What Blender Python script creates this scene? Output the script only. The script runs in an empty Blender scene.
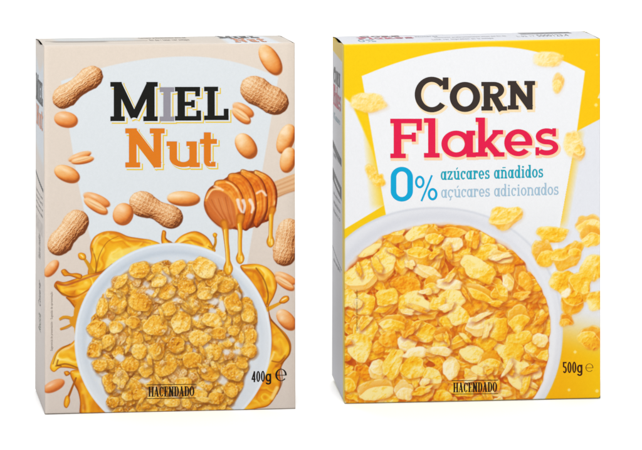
import bpy, math
import numpy as np

# =====================================================================
#  Two cereal cartons standing on a white seamless studio floor.
#  Units: metres.  Print artwork is laid out in "plate" units.
# =====================================================================
sc = bpy.context.scene
COL = sc.collection
RES = 0.45                      # print raster pitch in plate units

# ---------------------------------------------------------------- camera
F, PITCH, SX, SY, CZ, DIST, ROLL = 1779.66, 0.02691, -332.755, -345.173, 0.45418, 1.3646, -0.01257

def project(P):
    P = np.asarray(P, float)
    q = P - np.array([0, -DIST, CZ])
    c, s = math.cos(PITCH), math.sin(PITCH)
    zc = q[..., 1]*c - q[..., 2]*s
    yc = q[..., 2]*c + q[..., 1]*s
    xc = q[..., 0]
    cr, sr = math.cos(ROLL), math.sin(ROLL)
    xr, yr = xc*cr + yc*sr, -xc*sr + yc*cr
    return np.stack([321+SX+F*xr/zc, 225+SY-F*yr/zc], -1)

# ---------------------------------------------------------------- carton frame
FLOOR_Z = -0.0026
class Carton:
    """slightly out-of-square carton: eight corners + a trilinear map"""
    def __init__(s, x, y, yaw, w, h, d, s1, s2, s3, nudge):
        s.w, s.h, s.d = w, h, d
        c, n = math.cos(yaw), math.sin(yaw)
        s.U = np.array([c, n, 0.]); s.V = np.array([-n, c, 0.]); s.Z = np.array([0, 0, 1.])
        s.o = np.array([x, y, 0.])
        def p(u, v, z):
            zz = z + s1*u; uu = u + s2*z; vv = v + s3*zz
            return s.o + uu*s.U + vv*s.V + zz*s.Z
        # K[a][b][c]: a right, b down (0 top), c back
        s.K = np.zeros((2, 2, 2, 3))
        for a in (0, 1):
            for b in (0, 1):
                for k in (0, 1):
                    s.K[a, b, k] = p(a*w, k*d, (1-b)*h)
        for (a, b, k), (tx, ty) in nudge.items():       # square-up of each measured corner
            for it in range(4):
                q = s.K[a, b, k]; e = np.array([tx, ty]) - project(q)
                m = 1/ (F/ (DIST + q[1]))
                s.K[a, b, k] = q + s.U*e[0]*m - s.Z*e[1]*m
        if (1, 1, 1) not in nudge:
            s.K[1, 1, 1] = s.K[0, 1, 1] + (s.K[1, 0, 1]-s.K[0, 0, 1])
        s.base = (s.K[0, 1, 0]+s.K[1, 1, 1])/2
        s.base[2] = FLOOR_Z
    def P(s, a, b, k):
        a = np.asarray(a, float)[..., None]; b = np.asarray(b, float)[..., None]; k = np.asarray(k, float)[..., None]
        K = s.K
        def bi(k0):
            return (K[0, 0, k0]*(1-a)+K[1, 0, k0]*a)*(1-b) + (K[0, 1, k0]*(1-a)+K[1, 1, k0]*a)*b
        return bi(0)*(1-k) + bi(1)*k
    def inv(s, X, Y):
        """plate units -> (a,b) on the front face"""
        X = np.asarray(X, float); Y = np.asarray(Y, float)
        a = np.full(X.shape, .5); b = np.full(X.shape, .5)
        c = project(s.K[:, :, 0])
        W = c[1, 0, 0]-c[0, 0, 0]; H = c[0, 1, 1]-c[0, 0, 1]
        sl = (c[1, 0, 1]-c[0, 0, 1])/W
        for _ in range(7):
            q = project(s.P(a, b, 0*a))
            ex, ey = X-q[..., 0], Y-q[..., 1]
            a = a + ex/W; b = b + (ey - sl*ex)/H
        return a, b

LEFT = Carton(0.03803-0, 0.01058, 0.06391, 0.19871, 0.28699, 0.06137, -0.00782, 0.00985, 0.00093,
    {(0,0,0):(43.8,46.3),(1,0,0):(295,43),(0,1,0):(44.9,414.3),(1,1,0):(295.7,408.9),
     (0,0,1):(35.6,38.6),(0,1,1):(35.2,388.5),(1,0,1):(280,35.3)})
RIGHT = Carton(0.2761, 0.03294, -0.05901, 0.2002, 0.28306, 0.0617, 0.01471, 0.0063, -0.00171,
    {(0,0,0):(343.6,44.6),(1,0,0):(600.4,38.6),(0,1,0):(344.7,403.8),(1,1,0):(600.7,398.3),
     (0,0,1):(332.7,36.6),(0,1,1):(332,375),(1,0,1):(585,31.2)})

# ---------------------------------------------------------------- noise
def hsh(i, j, s):
    i = i.astype(np.int64); j = j.astype(np.int64)
    n = (i*374761393 + j*668265263 + s*974634777) & 0xffffffff
    n = ((n ^ (n >> 13))*1274126177) & 0xffffffff
    n = ((n ^ (n >> 16))*2246822519) & 0xffffffff
    return ((n ^ (n >> 15)) & 0xffff)/65535.0
def vn(x, y, s=0):
    i = np.floor(x); j = np.floor(y); fx = x-i; fy = y-j
    fx = fx*fx*(3-2*fx); fy = fy*fy*(3-2*fy)
    return (hsh(i, j, s)*(1-fx)+hsh(i+1, j, s)*fx)*(1-fy) + (hsh(i, j+1, s)*(1-fx)+hsh(i+1, j+1, s)*fx)*fy
def fbm(x, y, s=0, o=3):
    t = 0; a = .5; n = 0
    for k in range(o):
        t = t + a*vn(x, y, s+k*17); n += a; a *= .55; x = x*2.03+3.1; y = y*2.03+1.7
    return t/n
def worley(x, y, s=0):
    i = np.floor(x); j = np.floor(y)
    f1 = np.full(x.shape, 9.); f2 = np.full(x.shape, 9.)
    for di in (-1, 0, 1):
        for dj in (-1, 0, 1):
            px = i+di+.15+.7*hsh(i+di, j+dj, s); py = j+dj+.15+.7*hsh(i+di, j+dj, s+5)
            d = np.hypot(x-px, y-py)
            f2 = np.minimum(f2, np.maximum(f1, d)); f1 = np.minimum(f1, d)
    return f1, f2
def sst(a, b, x):
    t = np.clip((x-a)/(b-a), 0, 1); return t*t*(3-2*t)
def lin(c):
    c = np.clip(np.asarray(c, float), 0, 1.0)
    return np.where(c <= .04045, c/12.92, ((c+.055)/1.055)**2.4)
def ramp(t, cols):
    cols = np.array(cols, float); n = len(cols)-1
    t = np.clip(t, 0, 1)*n
    i = np.minimum(t.astype(int), n-1); f = (t-i)[..., None]
    return cols[i]*(1-f)+cols[i+1]*f

def smooth(pts, n=7, closed=True):
    p = np.array(pts, float); out = []
    N = len(p)
    rng = range(N) if closed else range(N-1)
    for i in rng:
        if closed: a, b, c, d = p[i-1], p[i], p[(i+1) % N], p[(i+2) % N]
        else: a, b, c, d = p[max(i-1, 0)], p[i], p[i+1], p[min(i+2, N-1)]
        for k in range(n):
            t = k/n
            out.append(.5*((2*b)+(-a+c)*t+(2*a-5*b+4*c-d)*t*t+(-a+3*b-3*c+d)*t**3))
    if not closed: out.append(p[-1])
    return np.array(out)

# ---------------------------------------------------------------- print raster
class Plate:
    def __init__(s, box):
        s.box = box
        c = project(box.K[:, :, 0])
        W = c[1, 0, 0]-c[0, 0, 0]; H = c[0, 1, 1]-c[0, 0, 1]
        s.nx = int(W/RES)+1; s.ny = int(H/RES)+1
        a, b = np.meshgrid(np.linspace(0, 1, s.nx), np.linspace(0, 1, s.ny))
        s.a, s.b = a, b
        q = project(box.P(a, b, 0*a))
        s.X, s.Y = q[..., 0], q[..., 1]
        s.C = np.ones((s.ny, s.nx, 3))*255.
        s.ID = np.zeros((s.ny, s.nx), int)
        s.names = ['front_panel']
    def new(s, name):
        s.names.append(name); return len(s.names)-1
    def win(s, x0, y0, x1, y1):
        xs = np.array([x0, x1, x0, x1.__float__()]); ys = np.array([y0, y0, y1, y1])
        a, b = s.box.inv(xs, ys)
        i0 = int(max(0, math.floor(b.min()*(s.ny-1))-1)); i1 = int(min(s.ny, math.ceil(b.max()*(s.ny-1))+2))
        j0 = int(max(0, math.floor(a.min()*(s.nx-1))-1)); j1 = int(min(s.nx, math.ceil(a.max()*(s.nx-1))+2))
        if i1-i0 < 3 or j1-j0 < 3: return None
        return (slice(i0, i1), slice(j0, j1))
    def put(s, sl, col, m, pid=None, clip=None):
        m = np.broadcast_to(m, s.X[sl].shape)
        if clip is not None: m = m*clip[sl]
        s.C[sl] = s.C[sl]*(1-m[..., None]) + np.asarray(col, float)*m[..., None]
        if pid is not None: s.ID[sl] = np.where(m > .5, pid, s.ID[sl])

def sdf(pts, X, Y):
    """signed distance, positive inside"""
    d = np.full(X.shape, 1e9); ins = np.zeros(X.shape, bool)
    N = len(pts)
    for i in range(N):
        x1, y1 = pts[i]; x2, y2 = pts[(i+1) % N]
        ex, ey = x2-x1, y2-y1; L = ex*ex+ey*ey+1e-12
        t = np.clip(((X-x1)*ex+(Y-y1)*ey)/L, 0, 1)
        d = np.minimum(d, (X-x1-t*ex)**2+(Y-y1-t*ey)**2)
        c = ((y1 > Y) != (y2 > Y))
        if abs(ey) > 1e-9: ins ^= c & (X < (Y-y1)/ey*ex+x1)
    d = np.sqrt(d)
    return np.where(ins, d, -d)

def fill(pl, pts, col, soft=.7, pid=None, alpha=1., clip=None, sm=True, off=0.):
    p = smooth(pts) if sm else np.array(pts, float)
    m = soft+2
    sl = pl.win(p[:, 0].min()-m, p[:, 1].min()-m, p[:, 0].max()+m, p[:, 1].max()+m)
    if sl is None: return
    e = sdf(p, pl.X[sl], pl.Y[sl])+off
    pl.put(sl, col, np.clip(e/soft+.5, 0, 1)*alpha, pid, clip)

def stroke(pl, pts, w, col, alpha=1., soft=.7, w2=None, pid=None, clip=None, fade=False):
    p = smooth(pts, 8, False) if len(pts) > 2 else np.array(pts, float)
    w2 = w if w2 is None else w2
    m = max(w, w2)+soft+1
    sl = pl.win(p[:, 0].min()-m, p[:, 1].min()-m, p[:, 0].max()+m, p[:, 1].max()+m)
    if sl is None: return
    X, Y = pl.X[sl], pl.Y[sl]
    best = np.full(X.shape, -1e9); T = np.zeros(X.shape); N = len(p)-1
    for i in range(N):
        ex, ey = p[i+1]-p[i]; L = ex*ex+ey*ey+1e-12
        t = np.clip(((X-p[i, 0])*ex+(Y-p[i, 1])*ey)/L, 0, 1)
        g = (i+t)/N
        e = (w*(1-g)+w2*g)/2 - np.hypot(X-p[i, 0]-t*ex, Y-p[i, 1]-t*ey)
        T = np.where(e > best, g, T); best = np.maximum(best, e)
    mk = np.clip(best/soft+.5, 0, 1)*alpha
    if fade: mk = mk*np.sin(np.pi*np.clip(T, 0.02, .98))**.6
    pl.put(sl, col, mk, pid, clip)

LD = np.array([-.42, -.55, .72]); LD = LD/np.linalg.norm(LD)
def lam(z, X, Y, k=1.):
    gy, gx = np.gradient(z, RES)
    n = np.sqrt(1+(k*gx)**2+(k*gy)**2)
    return (-k*gx*LD[0]-k*gy*LD[1]+LD[2])/n

# palettes (printed inks)
PAL_CORN = [(184,74,12),(232,130,14),(248,168,18),(254,196,34),(255,216,86),(255,236,160)]
PAL_ORNG = [(160,50,10),(216,98,12),(240,138,14),(250,168,22),(253,192,52),(255,216,110)]
PAL_PALE = [(218,142,40),(243,178,56),(252,204,88),(254,220,124),(255,232,164),(255,244,206)]
PAL_NUT  = [(170,92,16),(216,136,24),(238,164,36),(248,186,56),(252,206,94),(255,232,160)]
PAL_NUT2 = [(156,86,30),(198,122,44),(222,152,62),(232,178,92),(240,204,140),(248,228,190)]

def flake(pl, cx, cy, rx, ry, ang, seed, pal, bright=0., clip=None, pid=None, shadow=.55, sugar=0.,
          shcol=(165,62,16), curl=None, soft=.9, pale=0., wob=.085):
    rs = np.random.RandomState(seed % 100000)
    R = max(rx, ry)*1.4+5
    sl = pl.win(cx-R, cy-R, cx+R, cy+R)
    if sl is None: return
    X, Y = pl.X[sl], pl.Y[sl]
    c, s = math.cos(ang), math.sin(ang)
    am = (rs.rand(6)-.1)*wob/np.array([1.1, .9, 1.3, 1.8, 2.6, 3.6]); ph = rs.rand(6)*6.28
    sq = 1.85+rs.rand()*.8
    def edge(ox, oy):
        dx, dy = X-cx-ox, Y-cy-oy
        p = (dx*c+dy*s)/rx; q = (-dx*s+dy*c)/ry
        th = np.arctan2(q, p); rad = 1.
        for k in range(6): rad = rad + am[k]*np.cos((k+2)*th+ph[k])
        rad = rad + .09*(fbm(X*.34, Y*.34, seed, 2)-.5)
        return p, q, th, (rad-(np.abs(p)**sq+np.abs(q)**sq+1e-9)**(1/sq)), rad
    m0 = min(rx, ry)
    if shadow:
        _, _, _, e, _ = edge(.8, 1.5)
        pl.put(sl, shcol, np.clip(e*m0/3.6+.55, 0, 1)*shadow, None, clip)
    p, q, th, e, rad = edge(0, 0)
    epx = e*m0
    mk = np.clip(epx/soft+.5, 0, 1)
    u = rs.rand()
    cu = (rs.choice([-1, 1, 1])*(.10+.26*rs.rand())) if curl is None else curl
    c2 = (rs.rand()-.5)*.35
    bx, by = (rs.rand(2)-.5)*1.0
    z = m0*(-cu*(p-bx)**2 - c2*(q-by)**2)
    # crinkled sheet: a few sharp ridges and fine blisters
    n1 = fbm(p*1.5+seed*1.3, q*1.1, seed, 2); n2 = fbm(X*.20+seed, Y*.20, seed+4, 2)
    rk = .60 if sugar else .45
    z = z + rk*(m0*.17*(1-np.abs(2*n1-1)*1.6) + .9*(1-np.abs(2*n2-1)*1.5)) + .35*fbm(X*.5, Y*.5, seed+3, 2)
    L = lam(z, X, Y, 1.0)
    tilt = (rs.rand()-.5)*.36; ta = rs.rand()*6.28
    t = .60 + (L-.74)*.95 + bright + tilt*(p*math.cos(ta)+q*math.sin(ta))
    t = t + .30*(fbm(X*.13+seed, Y*.13, seed+9, 2)-.5) + .14*(vn(X*.9, Y*.9, seed+2)-.5)
    t = t + .16*sst(.5, .8, fbm(p*1.1+5, q*1.1+seed, seed+21, 2))
    col = ramp(t, pal)
    if u < (.4 if sugar else .55) and m0 > 4.:
        f0 = .05+.5*rs.rand(); k = rs.choice([-1, 1])
        g = (k*q - f0 + .5*(p-bx*.5)**2 + .25*(n1-.5))*m0
        hol = np.clip(g/1.0, 0, 1)*(.35+.65*np.exp(-np.clip(g, 0, 99)/(m0*.35)))*(.5+.4*rs.rand())
        ic = np.array(pal[1], float)*.6+np.array(pal[2], float)*.4
        col = col*(1-hol[..., None]) + ic*hol[..., None]
        lipm = np.exp(-((g+.3)/.6)**2)*(.22 if sugar else .55)
        col = col*(1-lipm[..., None]) + np.array(pal[5], float)*lipm[..., None]
    dirn = -(np.cos(th+ang)*.6 + np.sin(th+ang)*.8)
    # paper-thin edge: broken bright line all round, only a hair of shade below
    br_ = sst(.35, .7, vn(th*2.2+seed, th*0, seed))
    up = (np.exp(-((epx-.6)/.65)**2)*(.25+.5*np.clip(dirn+.3, 0, 1))*br_)[..., None]
    col = col*(1-up)+np.array(pal[5], float)*up
    dn = (np.clip(1-epx/2.6, 0, 1)**1.2*np.clip(-dirn, 0, 1)*.42*(1-br_*.7))[..., None]
    col = col*(1-dn)+np.array(pal[1], float)*dn
    if sugar:
        w = vn(X*1.0, Y*1.0, seed+31); w2 = fbm(X*.25, Y*.25, seed+41, 2)
        g = (sst(.60, .95, w)*sst(.35, .6, w2)*sugar)[..., None]
        col = col*(1-g)+np.array([254, 232, 168.])*g
        d = (sst(.40, .1, w)*.45*sugar)[..., None]
        col = col*(1-d)+np.array([176, 108, 30.])*d
    if pale: col = col*(1-pale)+np.array([255, 246, 226.])*pale
    pl.put(sl, col, mk, pid, clip)

def nut(pl, cx, cy, rx, ry, deg, seed, split=False, red=0., pid=None, drop=0.):
    """one shelled peanut of the printed picture"""
    a = math.radians(deg); c, s = math.cos(a), math.sin(a)
    R = max(rx, ry)*1.3+3
    sl = pl.win(cx-R, cy-R, cx+R, cy+R)
    if sl is None: return
    X, Y = pl.X[sl], pl.Y[sl]
    dx, dy = X-cx, Y-cy
    p = (dx*c+dy*s)/rx; q = (-dx*s+dy*c)/(ry*(1-drop*(dx*c+dy*s)/rx*.5))
    pp = np.abs(p)**2.15+np.abs(q)**2.05
    e = (1-pp**.48)*min(rx, ry)
    mk = np.clip(e/.9+.5, 0, 1)
    z = np.sqrt(np.clip(1-pp, 0, 1))*min(rx, ry)*.95
    if split:   # two halves lying open
        g = q + .12 + .18*p
        z = z - min(rx, ry)*.5*np.exp(-(g/.18)**2)
    L = lam(z, X, Y, .8)
    t = .47+(L-.62)*1.15 + .22*(fbm(X*.16, Y*.25, seed, 3)-.5) + .06*(vn(p*3, q*12, seed)-.5)
    col = ramp(t, [(170,84,30),(214,116,42),(236,150,70),(244,182,112),(250,208,152),(254,234,206)])
    if red:
        col = col*(1-red)+np.array([226, 120, 60.])*red
    if split:
        d = (np.exp(-(g/.10)**2)*.55)[..., None]; col = col*(1-d)+np.array([160, 84, 34.])*d
        d = (np.clip(g*1.4, 0, 1)*np.clip(1-pp, 0, 1)*.6)[..., None]; col = col*(1-d)+np.array([250, 216, 170.])*d
    h = np.exp(-(((p+.28)/.38)**2+((q+.38)/.22)**2))[..., None]*.55
    col = col*(1-h)+np.array([255, 236, 208.])*h
    pl.put(sl, col, mk, pid)

def shell(pl, A, ra, B, rb, waist, seed, pid=None):
    """unshelled peanut: two lobes with a netted husk"""
    A = np.array(A, float); B = np.array(B, float)
    Dv = B-A; Ln = np.hypot(*Dv); u = Dv/Ln
    R = max(ra, rb)+3
    sl = pl.win(min(A[0], B[0])-R, min(A[1], B[1])-R, max(A[0], B[0])+R, max(A[1], B[1])+R)
    if sl is None: return
    X, Y = pl.X[sl], pl.Y[sl]
    s_ = ((X-A[0])*u[0]+(Y-A[1])*u[1]); v = (-(X-A[0])*u[1]+(Y-A[1])*u[0])
    ea = ra*1.0 - np.hypot(s_*.96, v); eb = rb*1.0 - np.hypot((s_-Ln)*.96, v)
    g = s_/Ln
    mid = waist + 1.2 - np.abs(v) - 40*np.clip(-g+.1, 0, 1) - 40*np.clip(g-.9, 0, 1)
    k = 2.6
    e = k*np.log(np.exp(ea/k)+np.exp(eb/k)+np.exp(mid/k)+1e-9) - .9
    e = e + .7*(vn(X*.3, Y*.3, seed)-.5)
    mk = np.clip(e/.9+.5, 0, 1)
    r0 = (ra+rb)/2
    z = np.sqrt(np.clip(1-(1-np.clip(e/r0, 0, 1))**2, 0, 1))*r0*.95
    # husk: long ribs + cross net
    wob = 1.2*(vn(s_*.16, v*.2, seed+1)-.5)
    f1, f2 = worley(s_*.27+seed, (v+wob*2)*.52+3.3, seed+3)
    net = np.clip((f2-f1)*2.6, 0, 1)
    rib = .5+.5*np.cos((v+wob*2.5)*2.1)
    z2 = z + .42*(1-net) + .24*rib + .5*fbm(X*.6, Y*.6, seed+8, 2)
    L = lam(z2, X, Y, .85)
    t = .62+(L-.60)*.90 - .16*net + .12*(np.cos(v*1.5+wob*2)*.5) + .10*(fbm(X*.18, Y*.18, seed+4, 3)-.5)
    col = ramp(t, [(116,58,24),(170,98,48),(208,138,80),(230,172,114),(243,202,154),(252,230,198)])
    pl.put(sl, col, mk, pid)

def honey(pl, pts, seed, pid=None, edge=.42, base=.55, clip=None):
    """glossy honey splash"""
    p = smooth(pts)
    sl = pl.win(p[:, 0].min()-3, p[:, 1].min()-3, p[:, 0].max()+3, p[:, 1].max()+3)
    if sl is None: return
    X, Y = pl.X[sl], pl.Y[sl]
    e = sdf(p, X, Y)
    mk = np.clip(e/.8+.5, 0, 1)
    w = 6.
    z = np.sqrt(np.clip(1-(1-np.clip(e/w, 0, 1))**2, 0, 1))*w*.6 + 5*fbm(X*.055, Y*.055, seed, 2)
    gy, gx = np.gradient(z, RES); nn = np.sqrt(1+gx**2+gy**2)
    L = (-gx*LD[0]-gy*LD[1]+LD[2])/nn
    swirl = np.sin(3.2*fbm(X*.035+2, Y*.035, seed+5, 2)*3.1)
    # light gathers inside the liquid on the side away from the lamp
    inner = (gx*LD[0]+gy*LD[1])/nn
    t = base+.06+(L-.78)*.35+.55*np.clip(inner, 0, 1)+.15*swirl-.42*np.exp(-np.clip(e, 0, 99)/1.5)
    z3 = 1.9*fbm(X*.06+seed, Y*.06, seed+2, 2)
    t = t + .24*np.exp(-((np.mod(z3*1.35+e*.05, 1.)-.5)/.16)**2)*sst(1.5, 4, e)-.14*np.exp(-((np.mod(z3*1.35+e*.05, 1.)-.78)/.10)**2)*sst(1.5, 4, e)
    col = ramp(t, [(168,80,8),(216,122,12),(238,156,18),(246,182,26),(253,210,72),(255,238,160)])
    ed = (np.exp(-((e-.4)/.6)**2)*edge*np.clip(.35+(.8-L), 0, 1))[..., None]
    col = col*(1-ed)+np.array([132, 60, 10.])*ed
    H = LD+np.array([0, 0, 1.]); H = H/np.linalg.norm(H)
    sp = (np.clip((-gx*H[0]-gy*H[1]+H[2])/nn, 0, 1)**60*sst(.8, 2.2, e)*sst(6.5, 3.5, e)*.6)[..., None]
    col = col*(1-sp)+np.array([255, 246, 214.])*sp
    pl.put(sl, col, mk, pid, clip)

def superell(pl, cx, cy, rx, ry, n):
    v = (np.abs((pl.X-cx)/rx)**n+np.abs((pl.Y-cy)/ry)**n)**(1/n)
    return (1-v)*min(rx, ry)

# =====================================================================
#  PRINT OF THE HONEY-NUT BOX
# =====================================================================
def paint_left():
    pl = Plate(LEFT); X, Y = pl.X, pl.Y
    g = (Y-44)/370
    base = np.stack([232-15*g, 218-13*g, 203-8*g], -1)
    base += (2.2*(fbm(X*.02, Y*.02, 1)-.5))[..., None]
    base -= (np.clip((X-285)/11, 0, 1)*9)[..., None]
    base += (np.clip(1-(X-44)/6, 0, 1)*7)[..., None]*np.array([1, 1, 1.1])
    pl.C[:] = base
    # pale blue-white field with the arched top
    field = [(61,81)]+[(x, 56.3+25*((x-188)/127)**2 if x < 188 else 56.3+21*((x-188)/90)**2) for x in range(70, 279, 8)]+[(278.3,77.6),(264,160),(249,253),(240,300),(110,300),(89,234),(77,178),(69,128)]
    e = sdf(np.array(field, float), X, Y)
    fc = np.stack([226-5*g, 231-4*g, 234-3*g], -1)
    pl.put((slice(None), slice(None)), fc, np.clip(e/1.2+.5, 0, 1))
    pl.C += (3.0*(fbm(X*.5, Y*.5, 7, 2)-.5))[..., None]

    # ---- honey splash behind the bowl
    H = pl.new('honey_splash_picture')
    # upper-left curl
    honey(pl, [(88,275),(91,258),(90,246),(95,236),(106,231),(118,232),(128,236),(140,238),(152,240),(162,246),(160,262),(120,280),(100,285)], 3, H)
    fill(pl, [(108,258),(118,251),(130,247),(142,246),(150,249),(138,254),(124,260),(113,267),(108,274),(105,270)], (250,228,120), 2.2, alpha=.75)
    stroke(pl, [(92,248),(96,262),(95,274)], 1.0, (138,67,16), .62)
    stroke(pl, [(96,272),(99,256),(107,242),(118,236)], 1.1, (144,70,14), .62, w2=.5)
    stroke(pl, [(104,234),(116,233),(127,240),(140,241),(150,243)], 3.4, (214,110,14), .7, soft=2, w2=1.)
    stroke(pl, [(94,252),(98,240),(108,234)], 2.4, (255,222,96), .7, soft=2)
    stroke(pl, [(95,273),(104,270),(112,264)], 1.2, (138,66,14), .62)
    # droplet antenna
    stroke(pl, [(82,256),(88,264),(94,276)], 2.2, (214,148,24), 1, w2=5., pid=H)
    nutc = [(78,254),(81,252.5),(85,254),(86,258),(83,260),(79,258.5)]
    honey(pl, nutc, 6, H); stroke(pl, [(81,255),(83,257)], 1.2, (255,238,170), .8)
    # mid-left tongue
    honey(pl, [(54,286),(57,281),(64,282),(74,279),(88,274),(100,272),(112,268),(110,285),(96,300),(84,302),(76,298),(64,296),(58,291)], 11, H, base=.42)
    honey(pl, [(61,271),(65,269),(70,273),(77,273),(82,275),(80,279),(70,276),(64,276)], 13, H)
    stroke(pl, [(57,283),(66,285),(78,281),(92,276),(106,272)], 2.6, (176,64,14), .75, soft=1.6, w2=1.2)
    stroke(pl, [(62,290),(76,288),(88,284)], 3.4, (255,206,70), .65, soft=2)
    stroke(pl, [(56,285),(59,291),(66,295),(78,300)], 1.2, (129,62,14), .62)
    stroke(pl, [(92,288),(86,296),(84,300)], 5, (226,110,40), .6, soft=3)
    honey(pl, [(66,297),(76,296),(92,288),(92,300),(82,304),(76,306),(82,312),(78,320),(77,312),(70,302)], 17, H, base=.45)
    # little fork left of the bowl
    stroke(pl, [(60,319),(64,317),(70,318),(77,322)], 2.2, (220,150,30), 1, w2=4, pid=H)
    stroke(pl, [(61,329),(66,327),(72,324)], 2.4, (214,140,26), 1, w2=2, pid=H)
    stroke(pl, [(60,320.4),(65,318.6),(72,319.8)], .7, (150,80,16), .7)
    stroke(pl, [(61,330),(67,328.4),(72,325.4)], .7, (150,80,16), .7)
    fill(pl, [(70,318),(78,316),(80,330),(71,325)], (224,148,26), 1., H)
    fill(pl, [(74,310),(79,300),(84,300),(80,330),(76,340),(74,326)], (226,150,26), 1, H)
    # lower-left lobe
    honey(pl, [(50,368),(52,360),(56,352),(62,347),(70,344),(78,340),(86,362),(90,374),(78,370),(68,368),(60,368),(54,372)], 23, H)
    stroke(pl, [(53,364),(58,352),(70,344)], 1.0, (144,70,16), .62)
    stroke(pl, [(56,366),(66,364),(78,368),(86,372)], 1.5, (126,58,14), .62)
    stroke(pl, [(58,360),(57,365),(61,366)], 1.4, (120,54,12), .62)
    stroke(pl, [(63,352),(70,352),(76,356)], 4, (252,206,60), .6, soft=3)
    # lower-left run down to the base
    honey(pl, [(70,372),(80,370),(92,376),(104,396),(110,412),(88,416),(80,414),(80,402),(78,392),(74,384)], 29, H, base=.4)
    stroke(pl, [(84,376),(92,390),(100,402),(106,412)], 4.2, (206,98,16), .6, soft=3)
    stroke(pl, [(82,384),(86,398),(88,412)], 3, (252,200,70), .65, soft=2)
    stroke(pl, [(76,378),(72,388),(68,398)], 1.6, (170,90,16), 1, w2=2.6, pid=H)
    honey(pl, [(66,396),(69,396),(70,402),(67,408),(64,406),(64,401)], 31, H)
    honey(pl, [(64,372),(68,371),(70,374),(66,376)], 33, H)
    # top lobes above the bowl
    honey(pl, [(174,246),(178,238),(186,233),(196,231),(206,236),(212,244),(214,252),(190,250)], 37, H)
    stroke(pl, [(180,240),(190,235),(200,238),(206,246)], 2.4, (255,214,84), .7, soft=2)
    stroke(pl, [(178,244),(190,240),(202,244)], 1.4, (196,96,16), .6, soft=1.2)
    stroke(pl, [(214.8,235),(215.4,242),(213,249)], 2.2, (206,140,30), 1, w2=3, pid=H)
    stroke(pl, [(208,246),(212,248),(215,244)], .9, (144,72,18), .62)
    honey(pl, [(212.5,234),(214.5,232.4),(217,234),(216,237),(213.5,237)], 39, H)
    honey(pl, [(161,240),(162,231),(164,230),(166,232),(166,238),(172,242),(174,247),(164,247)], 41, H)
    stroke(pl, [(165.5,238),(169,242),(174,243)], 1.2, (126,60,14), .62)
    # upper-right lobe
    honey(pl, [(240,266),(248,264),(258,264),(268,268),(275,276),(277,286),(274,296),(270,303),(267,308),(262,300),(254,286),(246,276)], 43, H)
    stroke(pl, [(256,268),(264,280),(268,294),(267,304)], 1.5, (124,57,12), .62)
    stroke(pl, [(246,270),(256,272),(262,284),(264,296)], 3.4, (206,98,12), .7, soft=2.4)
    stroke(pl, [(262,268),(270,276),(273,288)], 2.6, (255,220,96), .7, soft=2)
    # side spur
    stroke(pl, [(266,310),(274,306),(282,302)], 4.6, (226,156,30), 1, w2=2.4, pid=H)
    honey(pl, [(279,302),(283,296.5),(288,296),(289,300),(284,303.5)], 47, H); stroke(pl, [(282,300),(286,298)], 1.2, (255,240,190), .8)
    # lower-right run
    honey(pl, [(268,308),(271,318),(278,326),(286,334),(291,344),(290,354),(284,362),(280,372),(281,384),(276,396),(268,406),(256,409),(244,413),(226,413),(250,392),(264,368),(271,346)], 53, H, base=.46)
    stroke(pl, [(271,320),(282,332),(289,343),(289,354),(281,364)], 1.4, (127,60,14), .62)
    stroke(pl, [(274,340),(280,350),(276,358)], 5, (250,196,60), .55, soft=4)
    stroke(pl, [(272,361),(279,362),(284,358)], 1.3, (144,66,14), .62)
    stroke(pl, [(276,366),(281,362),(285,356)], 2.2, (170,80,16), .5, soft=1.5)
    stroke(pl, [(281,368),(282,382),(277,394)], 1.2, (138,66,14), .62)
    stroke(pl, [(277,388),(272,398)], 3.6, (255,226,140), .8, soft=2)
    stroke(pl, [(262,380),(256,394),(244,404)], 5, (220,110,14), .6, soft=4)
    stroke(pl, [(238,411),(256,405),(268,402)], 3.2, (250,190,50), .7, soft=2)

    # ---- bowl
    B = pl.new('bowl_picture')
    allsl = (slice(None), slice(None))
    eo = superell(pl, 173, 341, 98.5, 98.5, 2.0)
    ring = ramp(np.clip(.5 + .5*((X-173)*-.45+(Y-341)*-.55)/98, 0, 1), [(220,226,233),(226,231,236),(208,217,227)])
    pl.put(allsl, ring, np.clip(eo/.9+.5, 0, 1), B)
    lip = np.exp(-((eo-1.6)/1.1)**2)*.6
    pl.put(allsl, (240,245,249), lip*np.clip(eo+1, 0, 1))
    inn = np.exp(-((eo-9.5)/3.2)**2)*.34*np.clip(.6+((341-Y)+(173-X)*.3)/120, .15, 1)
    pl.put(allsl, (170,183,198), inn)
    ei = superell(pl, 172, 342, 86.5, 85, 2.0)
    wobm = 2.0*(vn(X*.05, Y*.05, 61)-.5)
    milk = ramp(np.clip(fbm(X*.07, Y*.07, 71)*1.1, 0, 1), [(196,206,218),(219,226,233),(231,233,232)])
    pl.put(allsl, milk, np.clip((ei+wobm-1)/2.5, 0, 1)*.9)
    sp = sst(.66, .8, vn(X*.45, Y*.45, 66))*np.exp(-((ei-5)/6)**2)*.35
    pl.put(allsl, (236,226,204), sp)
    # flakes
    rs = np.random.RandomState(5)
    FL = pl.new('flakes_picture')
    area = sdf(smooth([(95,350),(90,330),(96,306),(108,284),(126,268),(146,260),(160,262),(172,260),(188,262),(206,254),(218,266),(232,276),(242,292),(254,306),(256,326),(257,348),(252,362),(246,374),(242,388),(234,402),(226,420),(118,420),(106,392),(96,372)]), X, Y)
    clip = np.clip(area/2+1.2, 0, 1)
    clipb = np.clip((ei+6)/1.5, 0, 1)
    pl.put(allsl, ramp(fbm(X*.12, Y*.12, 77), [(150,100,50),(196,150,84),(232,226,216),(236,232,226)]), np.clip(area/3-.5, 0, 1)*.95, FL)
    pts = []
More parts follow.
